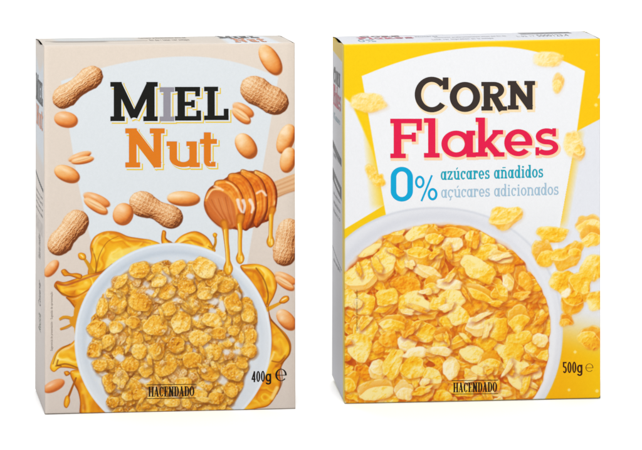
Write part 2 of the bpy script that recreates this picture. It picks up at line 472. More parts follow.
    for i in range(22):
        for j in range(21):
            x = 88+i*8.2+rs.uniform(-3.5, 3.5)+(j % 2)*4; y = 258+j*8.0+rs.uniform(-3.5, 3.5)
            pts.append((x, y))
    rs.shuffle(pts)
    for ps, (br, sc_) in enumerate([(-.26, .95), (-.02, .85)]):
        for x, y in pts:
            a, b = LEFT.inv(np.array(x), np.array(y))
            if b > 1.02: continue
            i = int(np.clip(b*(pl.ny-1), 0, pl.ny-1)); j = int(np.clip(a*(pl.nx-1), 0, pl.nx-1))
            if area[i, j] < 5: continue
            if ps == 1 and rs.rand() < .15: continue
            r = rs.uniform(5.2, 9.0)*sc_
            flake(pl, x+rs.uniform(-2, 2), y+rs.uniform(-2, 2), r, r*rs.uniform(.62, .95), rs.uniform(0, 3.1), int(rs.randint(99999)),
                  PAL_NUT2 if rs.rand() < .22 else PAL_NUT, br+rs.uniform(-.08, .08), clip, FL, .65, .9, (132,72,22))
        if ps == 0:
            for _ in range(46):
                x, y = rs.uniform(96, 246), rs.uniform(270, 404)
                a, b = LEFT.inv(np.array(x), np.array(y)); i = int(np.clip(b*(pl.ny-1), 0, pl.ny-1)); j = int(np.clip(a*(pl.nx-1), 0, pl.nx-1))
                if area[i, j] > 4:
                    r = rs.uniform(1.2, 2.6)
                    fill(pl, [(x-r, y), (x, y-r*.8), (x+r*1.1, y), (x+.3*r, y+r*.7)], (236,230,226), 1.8, alpha=.85)
    for x, y, a_, b_ in ((131,276,5,4),(106,322,5,4),(107,296,3,6),(150,292,5,3),(213,301,6,4),(222,306,4,6),(190,276,4,3),(146,284,3,3),(120,358,5,4),(103,374,4,3),(240,345,5,3),
                         (239,352,6,3),(226,352,4,3),(162,322,4,3),(222,380,6,5),(196,318,3,3),(118,388,5,5),(128,348,4,3),(205,345,4,3),(176,300,4,3),(238,296,3,4)):
        fill(pl, [(x-a_, y), (x-.2*a_, y-b_), (x+a_, y-.2*b_), (x+.3*a_, y+b_)], (232,230,228), 2.2, alpha=.9)
    for _ in range(34):
        x, y = rs.uniform(98, 250), rs.uniform(272, 400); a_ = rs.uniform(2.4, 5); b_ = rs.uniform(1.8, 4)
        if ((x-174)/76)**2+((y-338)/72)**2 < 1:
            fill(pl, [(x-a_, y), (x-.3*a_, y-b_), (x+a_, y-.2*b_), (x+.3*a_, y+b_)], (230,226,220), 2., alpha=.85)
    man = [(139,270,10.5,8,0),(121,281,9,4.4,-50),(110,293,4.6,4.6,0),(102,307,5.6,10,5),(118,303,8,11.5,10),(97,329,9.5,9.5,0),(115.5,327,7.5,6,0),
           (140,302,11.5,9,15),(155.5,325.5,12.5,10.5,-10),(133,322,7.5,6.5,0),(204,267,12,10.5,20),(224.5,284.5,9.5,8.2,0),(248,313,6.8,9.6,0),(233,304,8.5,10.5,-15),
           (212,320,10,7,10),(181,322,10,11,0),(218,333,8.5,6.2,0),(250,336,7,8,0),(199,338,11,8,0),(177,267,9,6,-35),(249,350,8,7.6,0),(233,372,11.5,8.8,30),
           (231,390,7,7.8,0),(242,364,6,4.6,15),(135,339,9.2,6.8,-35),(156,351,9.2,8.6,0),(139,351,7.5,8,0),(130,364.5,9,7.6,-10),(108.5,342,6.8,8,0),
           (99.6,365,7.8,6,10),(109,383,6,9.2,-15),(165,368,11.5,7.6,-15),(145.5,371,7,6,0),(120.5,378,8,8.6,0),(128,395,6.5,6,0),(139,394,7.5,5.6,0),
           (153,399,7,5,0),(94,350,7,8,0),(166,291,9,8,20),(186,287,9,8,-20),(190,305,10,8,30),(168,309,8,7,0),(205,293,8,7,0),(176,345,9,8,10),(213,352,9,8,-10),
           (192,360,10,8,0),(210,374,9,7,15),(183,384,9,7,-10),(198,396,9,7,10),(216,398,8,7,0),(172,402,8,5,0),(158,280,8,7,0)]
    for k, (x, y, a_, b_, d_) in enumerate(man):
        flake(pl, x, y, a_*.98, b_*.98, math.radians(d_), 900+k*7, PAL_NUT, rs.uniform(-.14, .20), clipb, FL, .8, .7, (140,76,16))
    for _ in range(34):
        x, y = rs.uniform(100, 248), rs.uniform(268, 404)
        flake(pl, x, y, rs.uniform(3.5, 7), rs.uniform(1.4, 3), rs.uniform(0, 3.1), int(rs.randint(99999)), PAL_NUT, rs.uniform(-.1, .2),
              clip*np.clip(area/3-1, 0, 1), FL, .7, .8, (140,78,18))
    # clumps of crushed peanut crust
    for _ in range(24):
        x, y = rs.uniform(100, 246), rs.uniform(268, 404)
        flake(pl, x, y, rs.uniform(1.4, 3), rs.uniform(1.2, 2.4), rs.uniform(0, 3), int(rs.randint(9999)), PAL_NUT2, rs.uniform(-.05, .25), clip*np.clip(area/4-1, 0, 1), FL, .5, .4, (150,96,48))

    # ---- whole and shelled peanuts
    def S(*a):
        shell(pl, *a, pid=pl.new('peanut_picture'))
    def K(x, y, rx, ry, deg, seed, split=False, **k):
        pid = pl.new('peanut_picture')
        if not split:
            nut(pl, x, y, rx, ry, deg, seed, pid=pid, **k); return
        # kernel broken into its two halves, lying slightly apart
        a = math.radians(deg); nx_, ny_ = -math.sin(a), math.cos(a)
        nut(pl, x-nx_*ry*.36-math.cos(a)*rx*.06, y-ny_*ry*.36-math.sin(a)*rx*.06, rx*.95, ry*.62, deg-5, seed, pid=pid, **k)
        hx, hy = x+nx_*ry*.30+math.cos(a)*rx*.08, y+ny_*ry*.30+math.sin(a)*rx*.08
        nut(pl, hx, hy, rx*.92, ry*.60, deg+5, seed+50, pid=pid, red=.12)
        e0 = [(hx+math.cos(a)*rx*.74*c-nx_*0+nx_*ry*.34*s_-nx_*ry*.10, hy+math.sin(a)*rx*.74*c+ny_*ry*.34*s_-ny_*ry*.10) for c, s_ in ((-1,0),(-.5,-.8),(.3,-.9),(1,-.1),(.5,.6),(-.4,.6))]
        fill(pl, e0, (251,220,172), 1.4, alpha=.8)
        stroke(pl, [e0[0], ((e0[1][0]+e0[2][0])/2+nx_*ry*.3, (e0[1][1]+e0[2][1])/2+ny_*ry*.3), e0[3]], 1.0, (206,132,70), .6, soft=1.2, fade=True)
    K(270.5,60,9,17,-32,2,drop=0.)
    K(66,119.6,12,8,12,3,red=.25)
    K(242,113,12.5,9,35,4,split=True,red=.2); K(246,146,9.5,14,-35,5)
    K(286,139,8.6,15.5,20,6); K(288,160,8,13,12,7)
    K(81,158.5,12.5,6.5,-14,8,split=True,red=.2); K(67,174,13.5,8,24,9)
    K(96,203,15,9,28,10,split=True,red=.25); K(51.5,268.5,5.4,10,38,12,red=.2)
    K(183.5,198.5,16.5,7.6,3,13)
    shell(pl, (92,76.5), 11.5, (63.5,97.5), 11.8, 9.2, 21, pid=pl.new('peanut_picture'))
    S((254,89.5), 14.5, (275.5,102), 13.6, 11.5, 22)
    S((76.5,222), 13, (59,244), 12.2, 10, 23)
    S((142,203.5), 13.5, (171,217), 12.2, 9, 24)
    K(123,214,10.2,11.3,20,25,red=.15)
    S((289,230.5), 12.5, (284.5,254), 12.5, 10.5, 26)
    K(285,281,12.5,7.6,30,27,split=True,red=.15); K(286.5,320,7.6,12.5,-42,28,red=.1)
    K(54,386,11.5,5.6,-26,30,red=.45)

    # ---- honey dipper
    D = pl.new('honey_dipper_picture')
    q = lambda pts: [(180+x/3.75, 160+y/3.75) for x, y in pts]
    fill(pl, q([(350,82),(400,62),(450,44),(450,108),(400,124),(362,142)]), (226,178,130), .8, D, sm=False)
    for k in range(6):
        stroke(pl, q([(356,92+k*8),(400,74+k*8.5),(445,54+k*9.5)]), .6, (196,134,84) if k % 2 else (240,206,166), .6)
    stroke(pl, q([(362,140),(400,124),(450,108)]), 1.6, (184,120,72), .6, soft=1.5)
    body = q([(90,150),(108,106),(150,80),(200,50),(250,40),(310,48),(348,78),(364,120),(358,180),(338,222),(300,240),(262,256),(225,262),(190,257),(150,250),(110,216),(92,184)])
    DP = [(130,44,6),(200,82,12),(230,116,22),(246,154,44),(253,200,104),(255,236,184)]
    def ring(zp, k):
        p = smooth(q(zp)); sl = pl.win(p[:, 0].min()-2, p[:, 1].min()-2, p[:, 0].max()+2, p[:, 1].max()+2)
        XX, YY = pl.X[sl], pl.Y[sl]; e = sdf(p, XX, YY)
        z = np.sqrt(np.clip(1-(1-np.clip(e/6.5, 0, 1))**2, 0, 1))*5.2 + .9*fbm(XX*.22, YY*.22, 5+k, 2)
        L = lam(z, XX, YY, .9)
        ys = (YY-p[:, 1].min())/np.ptp(p[:, 1])
        t = .46+(L-.66)*.85 - .16*(ys-.4) + .10*np.cos(ys*9+k) + .14*(fbm(XX*.12, YY*.3, 8+k, 2)-.5)
        col = ramp(t, DP)
        ed = (np.exp(-((e-.3)/.9)**2)*.6)[..., None]; col = col*(1-ed)+np.array([116, 40, 10.])*ed
        fg = (.22*np.clip(np.cos(e*2.1+k), 0, 1)*sst(1, 2, e))[..., None]; col = col*(1-fg)+np.array([176, 66, 12.])*fg
        sp = (np.exp(-((e-2.6)/.8)**2)*sst(.60, .80, fbm(XX*.10, YY*.10, 40+k, 2)+.25*(.5-ys))*.85)[..., None]; col = col*(1-sp)+np.array([255, 226, 160.])*sp
        pl.put(sl, col, np.clip(e/.8+.5, 0, 1), D)
    fill(pl, body, (150,62,14), .8, D)
    RG = ([(275,45),(310,46),(345,72),(364,118),(360,180),(338,220),(316,226),(300,150)],
          [(225,42),(265,44),(305,70),(326,120),(328,190),(304,240),(278,247),(250,150)],
          [(178,60),(220,50),(258,78),(282,130),(286,190),(266,248),(235,258),(200,150)],
          [(126,92),(165,72),(205,88),(234,130),(244,190),(234,242),(212,260),(170,200)])
    for k, zp in enumerate(RG):
        ring(zp, k)
        pr = zp[2:6]
        stroke(pl, q([(x-13, y+2) for x, y in pr]), 1.6, (255,206,120), .5, soft=1.8, fade=True)
        stroke(pl, q([(x-22, y+4) for x, y in pr]), 1.0, (206,84,16), .55, soft=1.2, fade=True)
    # wooden end face
    face = q([(94,150),(106,122),(140,112),(178,128),(204,168),(212,214),(206,246),(180,256),(148,246),(112,214),(94,182)])
    fill(pl, face, (212,112,46), 1.4, D)
    fill(pl, q([(120,140),(150,134),(180,160),(190,200),(160,200),(130,176)]), (230,144,76), 7, alpha=.6)
    fill(pl, q([(110,200),(140,226),(180,244),(200,236),(180,256),(148,246)]), (176,78,24), 4, alpha=.6)
    for k in range(7):
        stroke(pl, q([(104+k*13,150-k*2),(122+k*12,178+k*4),(160+k*7,226+k*3)]), .8, (172,78,30) if k % 2 else (228,148,88), .6, soft=1.)
    stroke(pl, q([(96,150),(110,118),(140,108),(180,126),(206,166),(214,214)]), 2.4, (244,164,64), .85, soft=1.5)
    stroke(pl, q([(100,142),(120,112),(150,108)]), 1.4, (255,226,180), .8, soft=1.2)
    stroke(pl, q([(94,170),(112,214),(150,248),(190,257)]), 1.6, (150,66,16), .7, soft=1.4)
    # gloss
    for pts_ in ([(216,150),(222,176),(232,196)],[(236,152),(242,172),(238,196)],[(262,150),(272,172),(268,196)]):
        stroke(pl, q(pts_), 3.6, (250,240,232), .85, soft=1.4, w2=2)
    stroke(pl, q([(288,124),(306,116),(322,132)]), 2.2, (252,236,222), .8, soft=1.4)
    stroke(pl, q([(128,98),(146,104),(160,112)]), 2.0, (252,232,206), .7, soft=1.4)
    # drips: leave the rings wide, thin out, end in a drop
    for pts_, w0, w1, bulb in (([(164,236),(170,262),(173,300),(178,350),(180,402)], 8.6, 4.4, (180,404,18,28)),
                               ([(226,214),(222,240),(225,268),(224,310),(225,362)], 9., 4.0, (225,366,16,24)),
                               ([(346,186),(341,206),(341,226),(340,262),(339,304)], 7.6, 4.0, (339,304,15,24))):
        bx, by, bw, bh = bulb
        drop = q([(bx-bw*.5, by-bh*.9), (bx, by-bh*1.6), (bx+bw*.5, by-bh*.9), (bx+bw, by), (bx+bw*.7, by+bh*.7), (bx, by+bh), (bx-bw*.7, by+bh*.7), (bx-bw, by)])
        stroke(pl, q(pts_[:3]), w0, (196,104,18), .9, w2=w1, soft=1.3, pid=D)
        stroke(pl, q(pts_[1:]), w1*1.15, (196,116,12), 1, w2=w1, pid=D)
        fill(pl, drop, (196,114,12), .8, D)
        stroke(pl, q(pts_[:3]), w0*.55, (236,150,34), .8, w2=w1*.6, soft=1.8)
        stroke(pl, q(pts_[1:]), w1*.66, (242,176,26), .95, w2=w1*.6, soft=1.1)
        fill(pl, drop, (244,180,34), 1.8, off=-1.1)
        stroke(pl, q([(x-4, y) for x, y in pts_[1:]]), 1.1, (255,234,150), .85, soft=1.)
        stroke(pl, q([(x+6, y) for x, y in pts_[1:]]), .7, (206,120,16), .6, soft=.9)
        stroke(pl, q([(bx+4, by-bh*.2), (bx+5, by+bh*.45)]), 1.7, (255,232,150), .85, soft=1.2)
    pl.C += (2.4*(vn(X*1.6, Y*1.6, 99)-.5)+1.6*(vn(X*.7, Y*.7, 98)-.5))[..., None]
    return pl

# =====================================================================
#  PRINT OF THE CORN FLAKES BOX
# =====================================================================
def paint_right():
    pl = Plate(RIGHT); X, Y = pl.X, pl.Y
    allsl = (slice(None), slice(None))
    yel = np.stack([253+0*X, 209-8*np.clip((X-400)/200, 0, 1), 4+0*X], -1)
    wht = np.stack([241+0*X, 242+0*X, 245+0*X], -1)
    pl.C[:] = yel
    # left pale wedge under the arch
    wl = sdf(np.array([(340,93),(352,104),(372,150),(388,206),(340,235)], float), X, Y)
    pl.put(allsl, wht, np.clip(wl/2+.5, 0, 1))
    # soft yellow beam along the edge of the field
    xe = 361.7+(Y-76)*.1745
    beam = np.clip(1-(xe-X)/(6+np.clip((Y-95)*.09, 0, 14)), 0, 1)*np.clip((Y-92)/12, 0, 1)*np.clip((212-Y)/8, 0, 1)
    pl.put(allsl, (252,206,20), beam*.85*(X < xe+.5))
    fill(pl, [(340,232),(386,204),(387,216),(340,243)], (250,204,6), .8, sm=False)
    pl.put(allsl, wht, np.clip(sdf(np.array([(340,243),(387,215),(470,190),(470,300),(340,300)], float), X, Y)/1+.5, 0, 1))
    # right pale wedge
    wr = sdf(np.array([(577,131),(604,117),(604,360),(540,360),(556,240)], float), X, Y)
    pl.put(allsl, (232,234,240), np.clip(wr/1+.5, 0, 1))
    fill(pl, [(603,86),(603,99),(597.5,98)], (240,236,210), .8, sm=False)
    # central field
    field = [(361.7,76)]+[(x, 46.6+29.5*((x-495)/133)**2 if x < 495 else 46.6+24.5*((x-495)/90)**2) for x in range(368, 585, 8)]+[(585,71.2),(577,130),(560,225),(552,300),(400,300),(385.7,214),(376,160)]
    e = sdf(np.array(field, float), X, Y)
    pl.put(allsl, (243,244,246), np.clip(e/.9+.5, 0, 1))
    xr = 577-(Y-130)*.179
    beam = np.clip(1-(X-xr)/9, 0, 1)*(X > xr)*np.clip((Y-128)/6, 0, 1)*np.clip((232-Y)/12, 0, 1)
    pl.put(allsl, (252,208,60), beam*.9)
    # faint grey on the lower part of the field and behind the bowl
    pl.put(allsl, (226,228,232), np.clip((Y-195)/60, 0, 1)*.5*np.clip(e/6, 0, 1))
    # bottom-right yellow pool
    g = sst(300, 358, Y-(X-560)*.25)*np.clip((X-540)/10, 0, 1)
    pl.put(allsl, np.stack([250+0*X, 184+14*np.clip((X-560)/40, 0, 1), 4+0*X], -1), g)
    pl.C += (2.4*(fbm(X*.5, Y*.5, 7, 2)-.5))[..., None]
    for x, y, r in ((596,105,1.8),(562.5,56,1.3),(597,391,1.8),(569,390,1.5),(597,55,1.),(575,352,1.6)):
        fill(pl, [(x-r, y), (x, y-r), (x+r, y), (x, y+r)], (255,236,150), 1.2, alpha=.85)

    # loose flakes
    def LF(x, y, rx, ry, d, k, pal=PAL_CORN, br=.02, pale=0., soft=.9, sh=.12):
        flake(pl, x, y, rx, ry, math.radians(d), k, pal, br, None, pl.new('flake_picture'), sh, 0, (214,150,70), curl=.12, soft=soft, pale=pale, wob=.13)
    LF(368,102.5,17,9.6,4,11,PAL_CORN,.22,.32,1.6,.25)
    LF(371,172,5,8,-20,12,PAL_CORN,.15,.2,1.4); LF(378.5,180.5,7,6.5,0,13,PAL_CORN,.1,.1,1.4)
    LF(548,59,14.5,7.5,8,15,PAL_CORN,.28,.42,1.8); LF(558,83,5.6,9.6,8,16,PAL_CORN,.25,.35,1.6)
    LF(573.5,145,9.5,13,-15,17,PAL_CORN,.28,.40,1.8); LF(579,152,6,8,10,18,PAL_CORN,.22,.3,1.8)
    # ---- bowl
    B = pl.new('bowl_picture')
    eo = superell(pl, 435, 331, 127.5, 124, 2.15)
    tone = np.clip(.5+((X-435)*.5+(Y-330)*.2)/250, 0, 1)
    pl.put(allsl, ramp(tone, [(226,228,233),(236,237,241),(243,244,246)]), np.clip(eo/1.0+.5, 0, 1), B)
    pl.put(allsl, (203,207,217), np.exp(-((eo-.8)/1.3)**2)*.5)
    ei = superell(pl, 438.5, 337, 110.5, 113, 2.05)
    wob = 3.2*(vn(X*.055, Y*.055, 61)-.5)+1.5*(vn(X*.16, Y*.16, 62)-.5)
    pl.put(allsl, (196,198,210), np.exp(-((ei+8)/5.5)**2)*.32*np.clip((eo-1)/2, 0, 1))
    pl.put(allsl, (246,247,250), np.exp(-((eo-8)/3.)**2)*.5*np.clip((X-470)/60, 0, 1))
    FL = pl.new('flakes_picture')
    pl.put(allsl, (236,176,110), np.clip((ei+wob+3.0)/5, 0, 1)*.75)
    pl.put(allsl, ramp(fbm(X*.1, Y*.1, 3), [(176,60,14),(212,96,18),(236,134,26)]), np.clip((ei+wob)/3, 0, 1), FL)
    clip = np.clip((ei+wob+1.6)/1.2, 0, 1)
    rs = np.random.RandomState(11)
    pts = []
    for i in range(20):
        for j in range(16):
            pts.append((338+i*11.6+rs.uniform(-5, 5)+(j % 2)*5.5, 228+j*11.6+rs.uniform(-5, 5)))
    rs.shuffle(pts)
    for ps, (br, sz) in enumerate([(-.08, 1.0), (.06, .92)]):
        for x, y in pts:
            if ((x-440)/111)**2+((y-337)/112)**2 > 1.0: continue
            if ps == 1 and rs.rand() < .35: continue
            r = rs.uniform(7.5, 13.)*sz
            k = rs.rand()
            flake(pl, x+rs.uniform(-3, 3), y+rs.uniform(-3, 3), r, r*rs.uniform(.4, .85), rs.uniform(0, 3.1), int(rs.randint(99999)),
                  PAL_ORNG if k < .30 else PAL_CORN, br+rs.uniform(-.1, .1), clip, FL, .6, 0, (190,74,16), wob=.13)
    Y_, O_, P_, PP = (PAL_CORN, .06), (PAL_ORNG, .05), (PAL_CORN, .26), (PAL_PALE, .12)
    man = [(523,279,7,15,-28,O_),(505.5,266,9,8,0,O_),(368,247,14.5,8.5,-16,P_),(394,234,11,9,10,Y_),(417,232,11.5,7.5,-30,P_),(434,236,9.5,8.6,0,Y_),
        (455,230.5,13,7,5,O_),(472,238,7,8.5,10,Y_),(486.5,238,9.5,7,20,Y_),(383,264,12,17,15,P_),(403,262,7,14,20,Y_),(420,256,14,10,0,(PAL_CORN,.1)),
        (452,244,10.5,8,5,PP),(455.5,259.5,6.6,6.2,0,O_),(485.5,252,13,8,-10,Y_),(501,257,12,6.5,10,P_),(427,272,13.5,6.8,20,PP),(408,286,15,10,22,O_),
        (359,279,16,14,-10,P_),(433,284,9,10,0,Y_),(478,269,20,10,28,(PAL_CORN,.14)),(449,284,13,6,4,PP),(508,282,5.8,9.6,-5,PP),(349,299,8,9.5,0,P_),(387,297,11.5,9.6,-15,Y_),
        (413,304,15.5,13,-8,P_),(364.5,304,11,11,20,Y_),(452,299,12.5,10.5,0,P_),(481,293,16,7.5,30,Y_),(512,301,11.5,5.6,-8,O_),(438,304,8,8,0,Y_),(500,293,9,8,40,Y_),
        (366.7,329,11,13,10,P_),(393,323,13.5,9,-5,Y_),(422,332,14.5,11.5,-15,(PAL_CORN,.1)),(389,339,10,9,0,O_),(407,343,10,9,0,PP),(359,347,13,15,-20,P_),
        (458,315,11.5,10,10,P_),(477,326,11.5,10.5,0,PP),(497,328,12,13,10,(PAL_CORN,.12)),(518,318,11.5,14,-10,Y_),(519,339,13.5,8,-20,Y_),(443,334,9,8,0,O_),
        (538,326,5,10,10,O_),(378,370,9,10.5,10,PP),(393,364,9,16,30,(PAL_CORN,.1)),(417,353,15,6,-12,PP),(433,352,8,5,0,P_),(413,368,13,10.5,-20,(PAL_CORN,.08)),
        (432,378,10,10,20,P_),(375.5,390,18,11,-8,P_),(350,382,8,12,20,Y_),(404,390.5,9.5,11,-10,PP),(423,394,10,7.5,0,O_),(472,354,12.5,8.8,12,P_),
        (490,362,12,11,0,(PAL_CORN,.10)),(451,368,8.6,11.5,5,PP),(441,351,11.5,4.8,5,PP),(511,354,12,13,-30,Y_),(533,349,8,9,0,Y_),(519,374,15,14,10,P_),
        (478,373,10,6.5,15,P_),(545,352,9.5,8.5,-30,Y_),(462,390,12,7,0,Y_),(500,391,13,7,-5,P_),(534,372,8,8,0,PP),(528,392,8,6,0,Y_),(443,396,10,6,10,Y_),(540,340,8,7,20,PP)]
    for k, (x, y, a_, b_, d_, (pal, br)) in enumerate(man):
        flake(pl, x, y, a_*.98, b_*.96, math.radians(d_), 400+k*13, pal, br+.10, clip, FL, .6, 0, (196,84,18), wob=.13)
    # flakes seen nearly edge-on, wedged between the others
    for _ in range(48):
        x, y = rs.uniform(345, 550), rs.uniform(232, 402)
        if ((x-440)/106)**2+((y-337)/107)**2 > 1.0: continue
        a_ = rs.uniform(5, 11); k = rs.rand()
        flake(pl, x, y, a_, rs.uniform(2.2, 4.2), rs.uniform(0, 3.1), int(rs.randint(99999)), PAL_PALE if k < .3 else (PAL_CORN if k < .75 else PAL_ORNG),
              rs.uniform(-.05, .2), clip, FL, .75, 0, (176,60,14), wob=.2)
    # flakes lying beside the bowl, over its rim
    LF(505,217,16,11,-14,31,PAL_CORN,.22,.12,1.2,.3)
    LF(588,224,12,9.5,-8,32,PAL_CORN,.25,.25,1.6); LF(591,236,11.5,11.5,0,33,PAL_CORN,.16,.12,1.4)
    LF(552,234,15,8,4,34,PAL_CORN,.06,.0,1.1,.2); LF(543,253,10.5,13.5,-15,35,PAL_CORN,.08,.04,1.2,.25)
    LF(566,257,15,12,-12,36,PAL_CORN,.10,.06,1.3,.2); LF(592.5,268,11.5,14.5,6,37,PAL_CORN,.14,.08,1.4,.2)
    LF(576,249,7,8,20,44,PAL_CORN,.1,.04,1.4,.1)
    LF(563,282,13,12,10,38,PAL_CORN,.02,.0,1.3,.25); LF(580,286,12,15,10,39,PAL_CORN,.04,.02,1.5,.2); LF(595.5,301,9,9.5,0,40,PAL_CORN,.12,.1,1.6,.1)
    LF(572,303,11,13,20,41,PAL_CORN,.0,.0,1.6,.2); LF(566,320,6.5,6.5,0,42,PAL_ORNG,.1,.0,1.8,.2); LF(591,338,12.5,12,12,43,PAL_CORN,.08,.06,2.2,.1)
    LF(566,293,5,4,-40,45,PAL_PALE,.3,.3,1.4,.0)
    # thin ink line where the flaps fold at the border
    pl.put(allsl, (255,222,60), np.clip(1-(X-344)/1.6, 0, 1)*.85)
    pl.put(allsl, (255,232,96), np.clip(1-(Y-(44.6-(X-344)*.0234))/1.5, 0, 1)*.7)
    pl.C += (2.4*(vn(X*1.6, Y*1.6, 99)-.5)+1.6*(vn(X*.7, Y*.7, 98)-.5))[..., None]
    return pl

# =====================================================================
#  MATERIALS
# =====================================================================
INK = 0.58        # brightest ink/board reflectance
def board_material(name, attr=True, color=(.8, .8, .8), rough=.42, coat=.0):
    m = bpy.data.materials.new(name); m.use_nodes = True
    nt = m.node_tree; b = nt.nodes['Principled BSDF']
    b.inputs['Roughness'].default_value = rough
    b.inputs['Specular IOR Level'].default_value = .08
    b.inputs['Coat Weight'].default_value = coat; b.inputs['Coat Roughness'].default_value = .3
    tc = nt.nodes.new('ShaderNodeTexCoord')
    n1 = nt.nodes.new('ShaderNodeTexNoise'); n1.inputs['Scale'].default_value = 900; n1.inputs['Detail'].default_value = 3
    n2 = nt.nodes.new('ShaderNodeTexNoise'); n2.inputs['Scale'].default_value = 22; n2.inputs['Detail'].default_value = 2
    nt.links.new(tc.outputs['Object'], n1.inputs['Vector']); nt.links.new(tc.outputs['Object'], n2.inputs['Vector'])
    mr = nt.nodes.new('ShaderNodeMapRange'); mr.inputs['To Min'].default_value = .975; mr.inputs['To Max'].default_value = 1.025
    nt.links.new(n1.outputs['Fac'], mr.inputs['Value'])
    mx = nt.nodes.new('ShaderNodeVectorMath'); mx.operation = 'SCALE'
    if attr:
        at = nt.nodes.new('ShaderNodeAttribute'); at.attribute_name = 'ink'
        nt.links.new(at.outputs['Color'], mx.inputs[0])
    else:
        mx.inputs[0].default_value = color
    nt.links.new(mr.outputs['Result'], mx.inputs['Scale'])
    nt.links.new(mx.outputs['Vector'], b.inputs['Base Color'])
    bp = nt.nodes.new('ShaderNodeBump'); bp.inputs['Strength'].default_value = .12; bp.inputs['Distance'].default_value = .0006
    nt.links.new(n2.outputs['Fac'], bp.inputs['Height'])
    nt.links.new(bp.outputs['Normal'], b.inputs['Normal'])
    return m
M_PRINT = board_material('printed_board')
def ink(name, rgb):
    c = lin(np.array(rgb)/255.)*INK
    return board_material(name, False, tuple(c), .42)
INKS = {}
def get_ink(rgb):
    if rgb not in INKS: INKS[rgb] = ink('ink_%d_%d_%d' % rgb, rgb)
    return INKS[rgb]
M_BOARD = board_material('raw_board', False, (.42, .36, .30), .8, 0)

# =====================================================================
#  MESH HELPERS
# =====================================================================
def make_mesh(name, V, Fq, origin, mat, parent, cols=None, smoothf=True, loc=None):
    me = bpy.data.meshes.new(name)
    V = np.asarray(V, float).reshape(-1, 3) - origin
    if isinstance(Fq, np.ndarray):
        nf = len(Fq)
        me.vertices.add(len(V)); me.vertices.foreach_set('co', V.astype(np.float32).ravel())
        me.loops.add(nf*4); me.loops.foreach_set('vertex_index', Fq.astype(np.int32).ravel())
        me.polygons.add(nf); me.polygons.foreach_set('loop_start', np.arange(0, nf*4, 4, dtype=np.int32))
        me.update(calc_edges=True)
    else:
        me.from_pydata([tuple(v) for v in V], [], Fq); me.update()
    me.polygons.foreach_set('use_smooth', np.full(len(me.polygons), smoothf))
    if cols is not None:
        at = me.color_attributes.new('ink', 'FLOAT_COLOR', 'POINT')
        c4 = np.ones((len(V), 4), np.float32); c4[:, :3] = cols.reshape(-1, 3)
        at.data.foreach_set('color', c4.ravel())
    me.materials.append(mat)
    o = bpy.data.objects.new(name, me); COL.objects.link(o)
    if parent is not None: o.parent = parent
    return o

R_EDGE = .0011
def bow(box, a, b):
    """gentle outward bow of the filled carton's front, metres"""
    return .0010*np.sin(np.pi*np.clip(a, 0, 1))*np.sin(np.pi*np.clip(b, 0, 1))

def front_pos(box, a, b, lift=0., rounded=True):
    a = np.asarray(a, float); b = np.asarray(b, float)
    P = box.P(a, b, 0*a)
    out = bow(box, a, b)+lift
    if rounded:
        for dist in (a*box.w, (1-a)*box.w, b*box.h, (1-b)*box.h):
            t = np.clip(R_EDGE-dist, 0, R_EDGE)
            out = out - (R_EDGE-np.sqrt(np.clip(R_EDGE**2-t**2, 0, None)))
    return P - box.V*out[..., None]

def build_front(pl, root, br_round=0.):
    box = pl.box
    a, b = pl.a.copy(), pl.b.copy()
    if br_round:
        # crushed, rounded lower right corner
        r = br_round
        x = (1-a)*box.w; y = (1-b)*box.h
        dx, dy = r-x, r-y
        ins = (dx > 0) & (dy > 0); mx_ = np.maximum(dx, dy)+1e-9; hy = np.hypot(dx, dy)+1e-9
        f = np.where(ins, mx_/hy, 1.)
        x2 = np.where(ins, r-dx*f, x); y2 = np.where(ins, r-dy*f, y)
        a = 1-x2/box.w; b = 1-y2/box.h
    V = front_pos(box, a, b).reshape(-1, 3)
    C = (lin(pl.C/255.)*INK).reshape(-1, 3)
    nx, ny = pl.nx, pl.ny
    idx = np.arange(nx*ny).reshape(ny, nx)
    Fq = np.stack([idx[1:, :-1], idx[1:, 1:], idx[:-1, 1:], idx[:-1, :-1]], -1).reshape(-1, 4)
    fid = pl.ID[:-1, :-1].reshape(-1)
    front = None
    for pid, nm in enumerate(pl.names):
        f = Fq[fid == pid]
        if len(f) == 0: continue
        u, invx = np.unique(f.ravel(), return_inverse=True)
        o = make_mesh(nm, V[u], invx.reshape(-1, 4), box.base, M_PRINT, root if pid == 0 else front, C[u])
        if pid == 0: front = o
    return front

# ---- flat lettering --------------------------------------------------
# strokes: ('l',x1,y1,x2,y2,w) butt line, ('a',cx,cy,rx,ry,a0,a1,wx,wy) arc band, ('p',pts)
class Letters:
    def __init__(s): s.S = []
    def l(s, x1, y1, x2, y2, w): s.S.append(('l', x1, y1, x2, y2, w))
    def a(s, cx, cy, rx, ry, a0, a1, wx, wy=None): s.S.append(('a', cx, cy, rx, ry, a0, a1, wx, wx if wy is None else wy))

